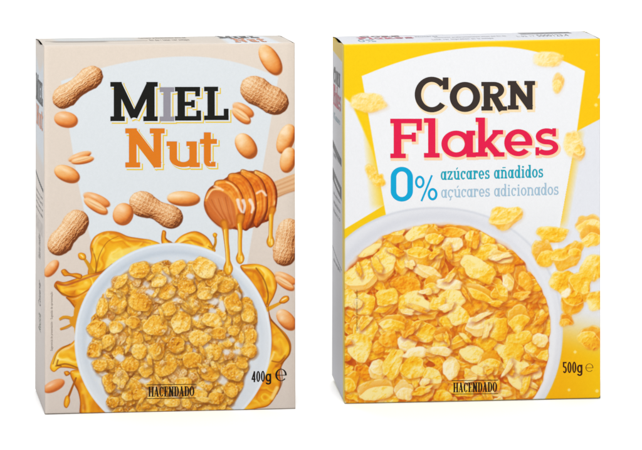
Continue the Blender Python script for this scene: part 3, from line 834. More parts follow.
def polys(S, grow=0., ox=0., oy=0., seg=5.):
    """(stroke number, quad) pairs; long strokes are cut up so that they follow the bowed board"""
    out = []
    for ki, k in enumerate(S):
        if k[0] == 'l':
            _, x1, y1, x2, y2, w = k
            d = math.hypot(x2-x1, y2-y1); ux, uy = (x2-x1)/d, (y2-y1)/d
            x1 -= ux*grow; y1 -= uy*grow; x2 += ux*grow; y2 += uy*grow
            h = w/2+grow; px, py = -uy*h, ux*h
            n = max(1, int(math.hypot(x2-x1, y2-y1)/seg+.5))
            for j in range(n):
                xa, ya = x1+(x2-x1)*j/n+ox, y1+(y2-y1)*j/n+oy; xb, yb = x1+(x2-x1)*(j+1)/n+ox, y1+(y2-y1)*(j+1)/n+oy
                out.append((ki, [(xa+px, ya+py), (xb+px, yb+py), (xb-px, yb-py), (xa-px, ya-py)]))
        else:
            _, cx, cy, rx, ry, a0, a1, wx, wy = k
            n = max(4, int(abs(a1-a0)/9))
            if abs(a1-a0) < 359:
                ga = math.degrees(grow/max(min(rx, ry)-min(wx, wy)/2, .5))*(1 if a1 > a0 else -1)
                a0 -= ga; a1 += ga
            R1, R2 = rx+grow, ry+grow; r1, r2 = max(rx-wx-grow, .05), max(ry-wy-grow, .05)
            for i in range(n):
                t0 = math.radians(a0+(a1-a0)*i/n); t1 = math.radians(a0+(a1-a0)*(i+1)/n)
                out.append((ki, [(cx+R1*math.cos(t0)+ox, cy-R2*math.sin(t0)+oy), (cx+R1*math.cos(t1)+ox, cy-R2*math.sin(t1)+oy),
                            (cx+r1*math.cos(t1)+ox, cy-r2*math.sin(t1)+oy), (cx+r1*math.cos(t0)+ox, cy-r2*math.sin(t0)+oy)]))
    return out

def glyph(G, ch, x0, x1, yt, yb, w, t, slab=None, R=None):
    """slab-serif skeletons; (x0,x1) advance box, yt top, yb baseline, w stem, t thin/serif thickness"""
    W = x1-x0; H = yb-yt; xm = (x0+x1)/2; ym = (yt+yb)/2
    s = (w*.55 if slab is None else slab)         # serif overhang
    L = G.l; A = G.a
    def stem(x, ya=yt, yz=yb, ww=w): L(x, ya, x, yz, ww)
    def foot(x, y=None, l=None, r=None):
        y = yb-t/2 if y is None else y
        L(x-w/2-(s if l is None else l), y, x+w/2+(s if r is None else r), y, t)
    def head(x, l=None, r=None, y=None): foot(x, yt+t/2 if y is None else y, l, r)
    if ch == 'I':
        stem(xm); foot(xm); head(xm)
    elif ch == 'M':
        a, b = x0+s+w/2, x1-s-w/2
        stem(a, ww=w*.92); stem(b); foot(a); foot(b); head(a, r=0); head(b, l=0)
        L(a+w*.05, yt+t*.3, xm, yb-H*.10, w*.86); L(b-w*.05, yt+t*.3, xm, yb-H*.10, w*.80); L(xm-w*.36, yb-H*.115, xm+w*.36, yb-H*.115, H*.05)
    elif ch == 'N':
        a, b = x0+s+w/2, x1-s-w/2
        stem(a, ww=w*.9); stem(b, ww=w*.9); foot(a); head(a, r=0); head(b)
        L(a-w*.1, yt+t*.45, b+w*.1, yb-t*.45, w*1.05)
    elif ch == 'E':
        a = x0+s+w/2; stem(a); L(x0, yt+t/2, x1-W*.04, yt+t/2, t); L(x0, yb-t/2, x1, yb-t/2, t)
        L(a, ym, x1-W*.26, ym, t*.9); L(x1-t*.55-W*.04, yt, x1-t*.55-W*.04, yt+H*.28, t*1.05); L(x1-t*.55, yb-H*.30, x1-t*.55, yb, t*1.05)
        L(x1-W*.26-t*.3, ym-H*.11, x1-W*.26-t*.3, ym+H*.11, t*.8)
    elif ch == 'F':
        a = x0+s+w/2; stem(a); L(x0, yt+t/2, x1, yt+t/2, t); foot(a, r=s*1.3)
        L(x1-t*.6, yt, x1-t*.6, yt+H*.30, t*1.15); L(a, ym-H*.04, x1-W*.2, ym-H*.04, t); L(x1-W*.2-t*.4, ym-H*.15, x1-W*.2-t*.4, ym+H*.08, t*.9)
    elif ch == 'L':
        a = x0+s+w/2; stem(a); head(a); L(x0, yb-t/2, x1, yb-t/2, t); L(x1-t*.55, yb-H*.34, x1-t*.55, yb, t*1.05)
    elif ch == 'H':
        a, b = x0+s+w/2, x1-s-w/2
        stem(a); stem(b); foot(a); foot(b); head(a); head(b); L(a, ym, b, ym, t)
    elif ch == 'A':
        L(x0+s+t*.4, yb, xm-t*.1, yt, t*1.1); L(xm-w*.15, yt, x1-s-w/2, yb, w); L(x0+W*.26, yb-H*.3, x1-W*.26, yb-H*.3, t)
        foot(x0+s+t*.4, l=s*.8-w*.3, r=s*.8-w*.3); foot(x1-s-w/2, l=s*.8, r=s)
    elif ch == 'D':
        a = x0+s+w/2; stem(a); L(x0, yt+t/2, xm, yt+t/2, t); L(x0, yb-t/2, xm, yb-t/2, t)
        A(xm, ym, x1-xm, H/2, -90, 90, w, t)
    elif ch in 'O0o':
        A(xm, ym, W/2, H/2, 0, 360, w, t)
    elif ch == 'Z0':
        pass
    elif ch == 'C':
        A(xm, ym, W/2, H/2, 38, 322, w, t)
        L(x1-t*.6, yt+H*.02, x1-t*.6, yt+H*.36, t*1.1)
    elif ch == 'c':
        A(xm, ym, W/2, H/2, 50, 318, w, t)
        L(x1-w*.55, yt+H*.04, x1-w*.55, yt+H*.36, w*.95)
    elif ch == 'R':
        a = x0+s+w/2; stem(a); foot(a); L(x0, yt+t/2, xm, yt+t/2, t)
        hb = H*.56; L(a, yt+hb-t/2, xm, yt+hb-t/2, t)
        A(xm, yt+hb/2, x1-xm-W*.1, hb/2, -90, 90, w*.9, t)
        L(xm-w*.1, yt+hb-t*.6, x1-w*.75, yb, w); L(x1-w*1.1, yb-t/2, x1+w*.05, yb-t/2, t)
    elif ch == 'l':
        stem(xm); foot(xm); head(xm, r=0)
    elif ch == 'i':
        ya = yt; stem(xm, ya); foot(xm); head(xm, r=0); L(xm, ya-H*.36, xm, ya-H*.16, w*1.05)
    elif ch == 't':
        tt = yt
        xs = x0+W*.42
        stem(xs, tt, yb-H*.16); L(x0, yt+H*.265, x1-W*.04, yt+H*.265, t)
        A(xs-w/2+W*.32, yb-H*.17, W*.32, H*.17, 180, 300, w*.9, t)
        L(x1-W*.12, yb-t/2-.0*H, xs+w*.5, yb-t/2, t)
    elif ch == 'u':
        a, b = x0+s+w/2, x1-s-w/2
        stem(a, yt, yb-H*.30); stem(b); head(a, r=0); head(b, r=0); foot(b, l=0)
        A((a+b)/2, yb-H*.36, (b-a)/2+w/2, H*.36, 180, 360, w, t*1.1)
    elif ch == 'n':
        a, b = x0+s+w/2, x1-s-w/2
        stem(a); stem(b, yt+H*.36); head(a, r=0); foot(a); foot(b)
        A((a+b)/2, yt+H*.36, (b-a)/2+w/2, H*.36, 0, 150, w, t*1.1)
    elif ch == 'r':
        a = x0+s+w/2; stem(a); head(a, r=0); foot(a)
        A(a+W*.34, yt+H*.40, W*.34+w*.2, H*.40, 55, 165, w, t*1.15); L(x1-w*.45, yt+H*.04, x1-w*.45, yt+H*.34, w*.9)
    elif ch == 'a':
        b = x1-s*.9-w/2
        xc = (x0+b)/2+w*.1
        A(xc, ym, xc-x0, H/2, 0, 360, w*.95, t)
        stem(b); L(b, yt+t/2, x1-s*.2, yt+t/2, t); foot(b, l=0, r=s*.9)
    elif ch == 'd':
        b = x1-s*.9-w/2; asc = H*.48
        xc = (x0+b)/2+w*.1
        A(xc, ym, xc-x0, H/2, 0, 360, w*.95, t)
        stem(b, yt-asc); foot(b, l=0, r=s*.9); L(b-w/2-s*.9, yt-asc+t/2, b, yt-asc+t/2, t)
    elif ch == 'k':
        a = x0+s+w/2; asc = H*.48 if R is None else R
        stem(a, yt-asc); L(x0, yt-asc+t/2, a, yt-asc+t/2, t); foot(a)
        L(a+w*.2, yb-H*.34, x1-s-w*.55, yt+t*.4, w*.72); L(a+w*.75, yb-H*.55, x1-s-w*.5, yb-t*.4, w*.95)
        L(x1-W*.40, yt+t/2, x1-W*.02, yt+t/2, t); L(x1-W*.36, yb-t/2, x1+W*.03, yb-t/2, t)
    elif ch == 'e':
        A(xm, ym, W/2, H/2, 0, 318, w, t)
        L(x0+w*.5, ym+t*.15, x1-w*.03, ym+t*.15, t*.85)
    elif ch == 's':
        hh = H/2+t/2
        A(xm, yt+hh/2, W/2*.92, hh/2, 35, 270, w*.92, t)
        A(xm, yb-hh/2, W/2*.98, hh/2, -145, 90, w*.92, t)
        L(x1-w*.5-W*.06, yt, x1-w*.5-W*.06, yt+H*.30, w*.62); L(x0+w*.42, yb-H*.30, x0+w*.42, yb, w*.62)
    elif ch == 'z':
        L(x0, yt+t/2, x1, yt+t/2, t); L(x0, yb-t/2, x1, yb-t/2, t); L(x1-w*.5, yt+t*.4, x0+w*.5, yb-t*.4, w*.95)
        L(x0+t*.5, yt, x0+t*.5, yt+H*.3, t); L(x1-t*.5, yb-H*.3, x1-t*.5, yb, t)
    elif ch == 'g':   # plain grotesque g with tail
        A(xm, ym, W/2, H/2, 0, 360, w, t); stem(x1-w/2, yt, yb+H*.10)
        A(xm, yb+H*.08, W/2, H*.30, 190, 360, w, t)
    elif ch == '4':
        L(x1-W*.3, yt, x1-W*.3, yb, w); L(x0, yb-H*.27, x1, yb-H*.27, t); L(x1-W*.3, yt+t*.3, x0+w*.35, yb-H*.27, w*.8)
    elif ch == '5':
        L(x0+w*.1, yt+t/2, x1-W*.05, yt+t/2, t); L(x0+w*.6, yt, x0+w*.6, yt+H*.46, w*.95)
        A(xm, yb-H*.31, W/2, H*.31, -150, 130, w, t)

ACC = {'ú': 'u', 'ñ': 'n', 'ç': 'c'}
ADV = {'i': .62, 'l': .62, 'r': .86, 's': .86, 'z': .92, 'c': .9, ' ': .55, 'n': 1.14, 'ñ': 1.14, 'u': 1.12, 'ú': 1.12, 'a': 1.04, 'd': 1.04, 'e': .98, 'o': 1.}
def slab_line(txt, x0, x1, base0, base1, xh, w, t):
    G = Letters(); tot = sum(ADV.get(c, 1.) for c in txt); k = (x1-x0)/tot; x = x0
    for c in txt:
        a = ADV.get(c, 1.)*k
        if c != ' ':
            g = ACC.get(c, c); yb = base0+(base1-base0)*(x-x0)/(x1-x0)
            gap = k*.05
            glyph(G, g, x+gap, x+a-gap, yb-xh, yb, w, t, slab=w*.38)
            xm = x+a/2
            if c == 'ú': G.l(xm-.3, yb-xh-1.4, xm+1.1, yb-xh-3.4, 1.0)
            if c == 'ñ': G.l(xm-1.6, yb-xh-2.0, xm+1.7, yb-xh-2.2, 1.0)
            if c == 'ç': G.l(xm, yb, xm+.1, yb+2.0, 1.0); G.l(xm+.2, yb+2.1, xm-1.2, yb+2.3, .8)
        x += a
    return G.S

def lay(box, layers, name, parent, label=None):
    """layers: list of (polygons, rgb, lift_mm) in plate units -> one lettering mesh on the front"""
    V = []; Fc = []; mats = []; mi = []
    for li, (ps, rgb, lift) in enumerate(layers):
        if rgb not in mats: mats.append(rgb)
        for i, p in ps:
            X = np.array([q[0] for q in p]); Y = np.array([q[1] for q in p])
            a, b = box.inv(X, Y)
            P = front_pos(box, a, b, 2.5e-5 + li*8e-5 + (i % 37)*1.8e-6, False)
            n = len(V); V.extend(P); Fc.append(tuple(range(n, n+len(p)))); mi.append(mats.index(rgb))
    # face winding towards the viewer
    V = np.array(V); F2 = []
    for f in Fc:
        n = np.cross(V[f[1]]-V[f[0]], V[f[2]]-V[f[0]])
        F2.append(f if np.dot(n, box.V) < 0 else f[::-1])
    o = make_mesh(name, V, F2, box.base, get_ink(mats[0]), parent, smoothf=False)
    for m in mats[1:]: o.data.materials.append(get_ink(m))
    o.data.polygons.foreach_set('material_index', np.array(mi, dtype=np.int32))
    o.data.update()
    return o

def text_polys(txt, x, y, size, deg=0., sx=1., align='LEFT'):
    """built-in typeface, returned as (verts2d, faces) in plate units (y down)"""
    cu = bpy.data.curves.new('tmp', 'FONT'); cu.body = txt; cu.size = 1.; cu.align_x = align; cu.resolution_u = 2
    ob = bpy.data.objects.new('tmp', cu); COL.objects.link(ob)
    dg = bpy.context.evaluated_depsgraph_get(); ev = ob.evaluated_get(dg); me = ev.to_mesh()
    vs = np.array([v.co[:2] for v in me.vertices]).reshape(-1, 2); fs = [tuple(p.vertices) for p in me.polygons]
    ev.to_mesh_clear(); bpy.data.objects.remove(ob); bpy.data.curves.remove(cu)
    c, s = math.cos(math.radians(deg)), math.sin(math.radians(deg))
    px = vs[:, 0]*size*sx; py = -vs[:, 1]*size
    qx = px*c+py*s; qy = -px*s+py*c
    return np.stack([x+qx, y+qy], 1), fs
def textf(box, name, parent, rgb, *args, lift=.03, **kw):
    v, fs = text_polys(*args, **kw)
    a, b = box.inv(v[:, 0], v[:, 1])
    P = front_pos(box, a, b, lift*1e-3, False)
    F2 = [f if np.dot(np.cross(P[f[1]]-P[f[0]], P[f[2]]-P[f[0]]), box.V) < 0 else f[::-1] for f in fs]
    return make_mesh(name, P, F2, box.base, get_ink(rgb), parent, smoothf=False)

# =====================================================================
#  SIDE / TOP / HIDDEN PANELS
# =====================================================================
def raster_panel(name, posf, nu, nv, colf, box, root):
    a, b = np.meshgrid(np.linspace(0, 1, nu), np.linspace(0, 1, nv))
    V = posf(a, b).reshape(-1, 3); C = (lin(colf(a, b)/255.)*INK).reshape(-1, 3)
    idx = np.arange(nu*nv).reshape(nv, nu)
    Fq = np.stack([idx[1:, :-1], idx[1:, 1:], idx[:-1, 1:], idx[:-1, :-1]], -1).reshape(-1, 4)
    return make_mesh(name, V, Fq, box.base, M_PRINT, root, C)

def side_pos(box):
    """left side: a 0 at the back edge, 1 at the front edge; b down"""
    k0 = R_EDGE/box.d
    def f(a, b, lift=0.):
        k = (1-a)*(1-k0)+k0
        P = box.P(0*a, b, k)
        out = .0006*np.sin(np.pi*np.clip(a, 0, 1))*np.sin(np.pi*np.clip(b, 0, 1)) + lift
        db = np.clip(.0012-b*box.h, 0, .0012)
        out = out-(.0012-np.sqrt(np.clip(.0012**2-db**2, 0, None)))
        # top edge sags between the flaps and leaves a slot
        dip = .0020*np.exp(-((a-.42)/.24)**2)*np.clip(1-b*box.h/.004, 0, 1)
        return P - box.U*out[..., None] - box.Z*dip[..., None]
    return f
def top_pos(box):
    k0 = R_EDGE/box.d
    def f(a, b, lift=0.):
        """a left->right, b 0 back edge .. 1 front edge"""
        k = (1-b)*(1-k0)+k0
        P = box.P(a, 0*a, k)
        out = .0007*np.sin(np.pi*np.clip(b, 0, 1)) + lift
        # board springs a little at the left end, rounds over at the right end
        out = out + .0007*np.exp(-a*box.w/.012)*np.sin(np.pi*np.clip(b, 0, 1))
        de = np.clip(.004-(1-a)*box.w, 0, .004)
        out = out - (.004-np.sqrt(np.clip(.004**2-de**2, 0, None)))*.35
        return P + box.Z*out[..., None]
    return f

def plain_panels(box, root, rgb_back):
    C = lambda a, b: np.broadcast_to(np.array(rgb_back, float), a.shape+(3,)).copy()
    def right(a, b): return box.P(1+0*a, b, a*(1-2*R_EDGE/box.d)+R_EDGE/box.d) + box.U*(.0005*np.sin(np.pi*a)*np.sin(np.pi*b))[..., None]
    def back(a, b): return box.P(1-a, b, 1+0*a)
    def base(a, b): return box.P(a, 1+0*a, b)
    raster_panel('side_panel', right, 12, 30, C, box, root)
    raster_panel('back_panel', back, 20, 30, C, box, root)
    o = raster_panel('base_panel', base, 12, 6, C, box, root)

def panel_text(box, posf, name, parent, rgb, rect, txt, rot=0, up=None, lift=9e-5):
    """stretch a text string over rect=(a0,b0,a1,b1) of a panel; rot 0 reads along a, 90 reads up b"""
    v, fs = text_polys(txt, 0, 0, 1.)
    x = (v[:, 0]-v[:, 0].min())/np.ptp(v[:, 0]); y = (v[:, 1]-v[:, 1].min())/np.ptp(v[:, 1])
    a0, b0, a1, b1 = rect
    if rot == 0: a, b = a0+(a1-a0)*x, b0+(b1-b0)*y
    else: a, b = a0+(a1-a0)*y, b1-(b1-b0)*x
    P = posf(a, b, lift)
    return make_mesh(name, P, fs, box.base, get_ink(rgb), parent, smoothf=False)
def panel_glyphs(box, posf, name, parent, rgb, rect, chars, w, t, lift=1.6e-4):
    """row of slab capitals on a panel; chars = [(glyph, x0, x1, top)] in a unit box of height 1"""
    G = Letters()
    for ch, xa, xb, yt in chars: glyph(G, ch, xa, xb, yt, 1., w, t)
    V = []; Fc = []; a0, b0, a1, b1 = rect
    for i, p in polys(G.S, seg=.12):
        a = np.array([a0+(a1-a0)*q[0] for q in p]); b = np.array([b0+(b1-b0)*q[1] for q in p])
        n = len(V); V.extend(posf(a, b, lift+(i % 24)*1.8e-6)); Fc.append((n, n+1, n+2, n+3))
    return make_mesh(name, np.array(V), Fc, box.base, get_ink(rgb), parent, smoothf=False)

def thing(name, label, cat, box):
    o = bpy.data.objects.new(name, None); COL.objects.link(o)
    o.location = box.base; o.empty_display_size = .05
    o['label'] = label; o['category'] = cat
    return o

# =====================================================================
#  LEFT BOX
# =====================================================================
def build_left():
    box = LEFT
    root = thing('cereal_box', 'beige MIEL Nut cereal box with peanuts and a honey dipper printed above the bowl', 'cereal box', box)
    pl = paint_left(); front = build_front(pl, root)
    front['label'] = 'beige front with a pale blue arched field'
    # side
    def sc_(a, b):
        X = a; Y = b*360
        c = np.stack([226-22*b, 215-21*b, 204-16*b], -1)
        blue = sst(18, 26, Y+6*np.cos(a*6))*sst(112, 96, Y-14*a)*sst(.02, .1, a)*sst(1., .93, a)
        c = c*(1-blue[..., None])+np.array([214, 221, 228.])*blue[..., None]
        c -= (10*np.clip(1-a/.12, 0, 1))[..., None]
        m = (sst(131.5, 132.3, Y-10*a)*sst(135.6, 134.8, Y-10*a)*sst(.06, .08, a)*sst(.94, .92, a))[..., None]
        c = c*(1-m)+np.array([30, 28, 26.])*m
        return c
    sp = side_pos(box)
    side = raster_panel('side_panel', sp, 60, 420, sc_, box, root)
    s2 = lambda a, b, lift=0.: sp(a, b, lift)
    panel_glyphs(box, sp, 'title_lettering', side, (12,12,10), (.08,.098,.92,.168), [('M',0,.36,-.06),('I',.38,.49,.1),('E',.51,.72,.1),('L',.75,.96,.1)], .075, .12)
    panel_glyphs(box, sp, 'title_lettering', side, (222,140,96), (.16,.178,.90,.235), [('N',0,.42,0),('u',.45,.74,.3),('t',.76,1.,.1)], .09, .14)
    for k in range(9):
        panel_text(box, sp, 'small_print', side, (128,120,114), (.12, .49+k*.0042, .86, .4925+k*.0042), 'contiene cacahuete y puede contener leche'[k:k+24])
    for i, (t_, b0, b1) in enumerate([('Ingredientes: maiz, azucar', .415, .425), ('cacahuete 5%, miel 3%', .432, .441), ('jarabe de glucosa, sal', .448, .457), ('extracto de malta', .464, .473)]):
        panel_text(box, sp, 'small_print', side, (96,90,86), (.14, b0, .88, b1), t_)
    for b0, b1, t_, rgb in ((.53,.60,'Valores medios',(112,106,100)), (.66,.73,'Conservar',(52,50,48)), (.75,.80,'Recicla',(92,104,84))):
        panel_text(box, sp, 'small_print', side, rgb, (.42, b0, .66, b1), t_, rot=90)
    # top
    tp = top_pos(box)
    def tc(a, b):
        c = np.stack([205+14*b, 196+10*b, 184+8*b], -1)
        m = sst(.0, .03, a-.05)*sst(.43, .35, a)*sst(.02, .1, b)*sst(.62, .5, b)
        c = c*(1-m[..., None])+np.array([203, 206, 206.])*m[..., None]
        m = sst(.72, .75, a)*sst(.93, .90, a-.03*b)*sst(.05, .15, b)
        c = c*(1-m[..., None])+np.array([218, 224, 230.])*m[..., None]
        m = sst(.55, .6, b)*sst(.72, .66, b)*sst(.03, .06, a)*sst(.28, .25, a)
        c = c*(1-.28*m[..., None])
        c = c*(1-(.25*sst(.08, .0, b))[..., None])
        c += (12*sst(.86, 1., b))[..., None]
        return c
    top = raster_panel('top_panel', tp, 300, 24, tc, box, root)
    panel_glyphs(box, tp, 'title_lettering', top, (48,44,42), (.73,.02,.90,.42), [('M',0,.36,-.06),('I',.38,.49,.1),('E',.51,.72,.1),('L',.75,.96,.1)], .07, .14)
    panel_glyphs(box, tp, 'title_lettering', top, (206,128,78), (.77,.46,.90,.88), [('N',0,.42,0),('u',.45,.74,.3),('t',.76,1.,.1)], .085, .16)
    panel_text(box, tp, 'small_print', top, (104,92,82), (.41,.12,.60,.36), 'Consumir preferentemente antes del')
    panel_text(box, tp, 'small_print', top, (104,92,82), (.44,.44,.60,.66), 'fin de / lote: ver solapa')
    # closing flap seam along the top
    a = np.linspace(.02, .43, 24); V = []; Fc = []
    for i, x in enumerate(a):
        for bb, lf in ((.575, .00022), (.575, .00003), (.10, .00022)):
            V.append(tp(np.array(x), np.array(bb), lf))
    for i in range(len(a)-1):
        n = i*3; Fc += [(n+1, n+4, n+3, n), (n, n+3, n+5, n+2)]
    make_mesh('closing_flap', np.array(V).reshape(-1, 3), [f for f in Fc if True][:0] or [Fc[k] for k in range(0, len(Fc), 2)], box.base, get_ink((176,168,158)), top, smoothf=False)
    plain_panels(box, root, (206,196,184))
    # lettering
    G = Letters()
    glyph(G, 'M', 110.3, 157.6, 81.9, 120.9, 8.2, 4.7, slab=3.1)
    glyph(G, 'E', 174.8, 201, 86.8, 120.4, 7.4, 4.5, slab=2.6)
    glyph(G, 'L', 204, 228.5, 86.6, 119.9, 7.2, 4.5, slab=3.4)
    Gi = Letters(); glyph(Gi, 'I', 159.6, 174.2, 87.2, 121., 7.2, 4.6, slab=3.6)
    al = G.S+Gi.S
    YE, WH = (238,204,70), (226,231,234)
    lay(box, [(polys(al, .75, 2.1, 2.0), YE, .02), (polys(al, .25, 1.4, 1.3), WH, .045), (polys(G.S), (22,22,18), .07), (polys(Gi.S), (152,148,158), .07)], 'title_lettering', front)
    G = Letters()
    glyph(G, 'N', 125.2, 164.5, 128.2, 167.2, 8.4, 5.0, slab=3.2)
    glyph(G, 'u', 166.4, 199.6, 141.2, 166.9, 7.4, 4.6, slab=3.0)
    glyph(G, 't', 199.8, 217.4, 132.2, 166.4, 7.0, 4.8)
    lay(box, [(polys(G.S, .8, 2.1, 2.0), YE, .02), (polys(G.S, .25, 1.35, 1.2), WH, .045), (polys(G.S), (226,124,24), .07)], 'title_lettering', front)
    brand(box, front, 148.2, 194.4, 386.7, 396.7, -.6, 146.6, 195.8, (30,24,14))
    weight(box, front, '400', 251.2, 265.2, 371.2, 382.2, 265.4, 271.2, 374.2, (26,20,14), -.2)
    emark(box, front, 281, 375, 5.8, 6.2, 1.9, .7, (26,20,14))
    textf(box, 'small_print', front, (92,80,70), 'Sugerencia de presentaci\u00f3n \u00b7 Sugest\u00e3o de apresenta\u00e7\u00e3o', 52.6, 351, 3.2, deg=90, sx=.83)
    return root

def brand(box, front, x0, x1, yt, yb, dy, lx0, lx1, rgb):
    G = Letters(); word = 'HACENDADO'; wd = {'H': 1.12, 'A': 1.02, 'C': .95, 'E': .88, 'N': 1.08, 'D': 1.0, 'O': 1.}
    tot = sum(wd[c] for c in word); k = (x1-x0)/tot; x = x0
    for c in word:
        a = wd[c]*k; d = dy*(x-x0)/(x1-x0)
        glyph(G, c, x+.12, x+a-.12, yt+d, yb+d, 1.55, .62, slab=.42 if c not in 'CO' else 0); x += a
    G.l(lx0, yt-1.9, lx1, yt-1.9+dy, .62); G.l(lx0, yb+1.8, lx1, yb+1.8+dy, .62)
    lay(box, [(polys(G.S), rgb, .05)], 'brand_lettering', front)
def weight(box, front, digits, x0, x1, yt, yb, gx0, gx1, gy, rgb, dy):
    G = Letters(); k = (x1-x0)/3
    for i, c in enumerate(digits):
        glyph(G, c, x0+i*k+.3, x0+(i+1)*k-.3, yt+dy*i, yb+dy*i, 1.55, 1.4)
    glyph(G, 'g', gx0, gx1, gy+dy*3, yb+dy*3, 1.75, 1.5)
    lay(box, [(polys(G.S), rgb, .05)], 'weight_lettering', front)
def emark(box, front, cx, cy, rx, ry, w, t, rgb):
    G = Letters(); G.a(cx, cy, rx, ry, 0, 322, w, t); G.l(cx-rx+w*.5, cy+.2, cx+rx*.98, cy+.2, t)
    lay(box, [(polys(G.S), rgb, .05)], 'estimated_mark', front)

# =====================================================================
#  RIGHT BOX
# =====================================================================
def build_right():
    box = RIGHT
    root = thing('cereal_box', 'yellow and white CORN Flakes cereal box with a big bowl of plain golden flakes', 'cereal box', box)
    pl = paint_right(); front = build_front(pl, root, .0034)
    front['label'] = 'yellow front with a white arched field'
    sp = side_pos(box)
    def sc_(a, b):
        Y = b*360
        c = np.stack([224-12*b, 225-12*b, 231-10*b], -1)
        m = sst(15, 13, Y-5*a)*1.
        c = c*(1-m[..., None])+np.array([238, 200, 24.])*m[..., None]
        for y0, y1, k, x0, x1 in ((108, 116, (46,44,46), .02, .84), (137, 150, (38,36,38), .02, .84), (220, 222, (120,122,130), .02, .84)):
            m = (sst(y0-.4, y0+.4, Y-11*a)*sst(y1+.4, y1-.4, Y-11*a)*sst(x0, x0+.02, a)*sst(x1, x1-.02, a))[..., None]
            c = c*(1-m)+np.array(k, float)*m
        m = (sst(142, 142.6, Y-11*a)*sst(146, 145.4, Y-11*a)*sst(.22, .25, a)*sst(.72, .69, a))[..., None]
        c = c*(1-m)+np.array([214, 215, 220.])*m
        m = sst(.86, .91, a)
        c = c*(1-m[..., None])+np.array([246, 212, 30.])*m[..., None]
        m = sst(3.5, 1., Y+3*a)[..., None]*sst(.2, .5, a)[..., None]
        c = c*(1-m)+np.array([228, 220, 200.])*m
        return c
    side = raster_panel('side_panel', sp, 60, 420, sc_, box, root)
    side['label'] = 'pale grey side with a yellow border and small print'
    panel_glyphs(box, sp, 'title_lettering', side, (70,66,66), (.12,.085,.72,.130), [('C',0,.26,-.05),('O',.28,.5,.1),('R',.52,.74,.1),('N',.76,1.,.1)], .07, .12)
    G = [('F',0,.18,0),('l',.19,.28,0),('a',.30,.46,.3),('k',.47,.64,.3),('e',.66,.82,.3),('s',.84,1.,.3)]
    panel_glyphs(box, sp, 'title_lettering', side, (214,84,112), (.10,.135,.78,.195), G, .055, .12)
    panel_text(box, sp, 'small_print', side, (150,190,205), (.14,.215,.72,.235), '0% azucares')
    for b0, b1, t_ in ((.33,.345,'maiz 93%'), (.445,.458,'sal, extracto'), (.47,.483,'vitaminas'), (.495,.508,'hierro'), (.64,.655,'valor energetico')):
        panel_text(box, sp, 'small_print', side, (128,130,138), (.14, b0, .74, b1), t_)
    tp = top_pos(box)
    def tc(a, b):
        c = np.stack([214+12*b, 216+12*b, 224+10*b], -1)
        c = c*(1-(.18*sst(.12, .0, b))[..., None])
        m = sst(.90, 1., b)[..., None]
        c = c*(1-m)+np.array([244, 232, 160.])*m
        return c
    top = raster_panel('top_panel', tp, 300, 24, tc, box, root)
    panel_glyphs(box, tp, 'title_lettering', top, (120,100,104), (.10,.03,.26,.28), [('C',0,.26,-.05),('O',.28,.5,.1),('R',.52,.74,.1),('N',.76,1.,.1)], .06, .14)
    panel_glyphs(box, tp, 'title_lettering', top, (206,96,120), (.08,.30,.30,.56), G, .045, .13)
    panel_text(box, tp, 'small_print', top, (96,150,176), (.07,.60,.14,.82), '0%')
    panel_text(box, tp, 'small_print', top, (140,150,160), (.31,.30,.40,.40), 'azucares')
    panel_text(box, tp, 'small_print', top, (150,150,156), (.38,.46,.66,.60), 'Consumir preferentemente antes del fin de')
    panel_text(box, tp, 'small_print', top, (150,150,156), (.36,.68,.60,.82), 'Lote: ver impresion en la solapa')
    a = np.linspace(.73, .93, 12)
    V = [tp(np.array(x), np.array(bb), 4e-5) for x in a for bb in (.05, .34)]
    make_mesh('printed_bar', np.array(V), [(2*i+1, 2*i+3, 2*i+2, 2*i) for i in range(11)], box.base, get_ink((74,70,74)), top, smoothf=False)
    panel_text(box, tp, 'small_print', top, (92,92,100), (.78,.46,.90,.68), '5000123.4')
    panel_text(box, tp, 'small_print', top, (140,140,150), (.70,.52,.77,.66), 'L 02 17')
    plain_panels(box, root, (214,206,160))
    # lettering
    G = Letters()
    glyph(G, 'C', 414.6, 448.6, 76.6, 112.2, 6.4, 5.2)
    glyph(G, 'O', 449.6, 480.0, 81.8, 111.8, 7.0, 5.4)
    glyph(G, 'R', 481.2, 506.6, 81.8, 110.4, 6.6, 4.2, slab=2.3)
    glyph(G, 'N', 507.6, 535.0, 80.8, 109.4, 6.4, 4.2, slab=2.2)
    CR, CR2 = (250,226,184), (244,240,234)
    lay(box, [(polys(G.S, 1.1, 1.5, 1.5), CR, .02), (polys(G.S), (58,48,44), .07)], 'title_lettering', front)
    G = Letters()
    glyph(G, 'F', 390.2, 421.8, 118.6, 158.0, 7.6, 4.6, slab=3.4)
    glyph(G, 'l', 423.8, 439.4, 118.0, 157.4, 7.2, 4.6, slab=4.2)
    glyph(G, 'a', 441.2, 475.6, 130.4, 157.0, 6.6, 4.8, slab=3.2)
    glyph(G, 'k', 475.4, 503.4, 129.8, 156.4, 6.8, 4.4, slab=2.6, R=12.4)
    glyph(G, 'e', 504, 532.2, 129.0, 156.0, 6.8, 4.8)
    glyph(G, 's', 534.6, 558.4, 128.2, 155.2, 6.0, 5.0)
    lay(box, [(polys(G.S, 1.2, 1.5, 1.6), (253,216,176), .02), (polys(G.S), (232,26,76), .07)], 'title_lettering', front)
    G = Letters(); BL = (0,168,216)
    r = 8.4
    G.a(401.7, 166.7+r+2, 11.1, r+2, 0, 180, 5.6, 4.6); G.a(401.7, 201.4-r-2, 11.1, r+2, 180, 360, 5.6, 4.6)
    G.l(393.4, 166.7+r+1.8, 393.4, 201.4-r-1.8, 5.6); G.l(410.0, 166.7+r+1.8, 410.0, 201.4-r-1.8, 5.6)
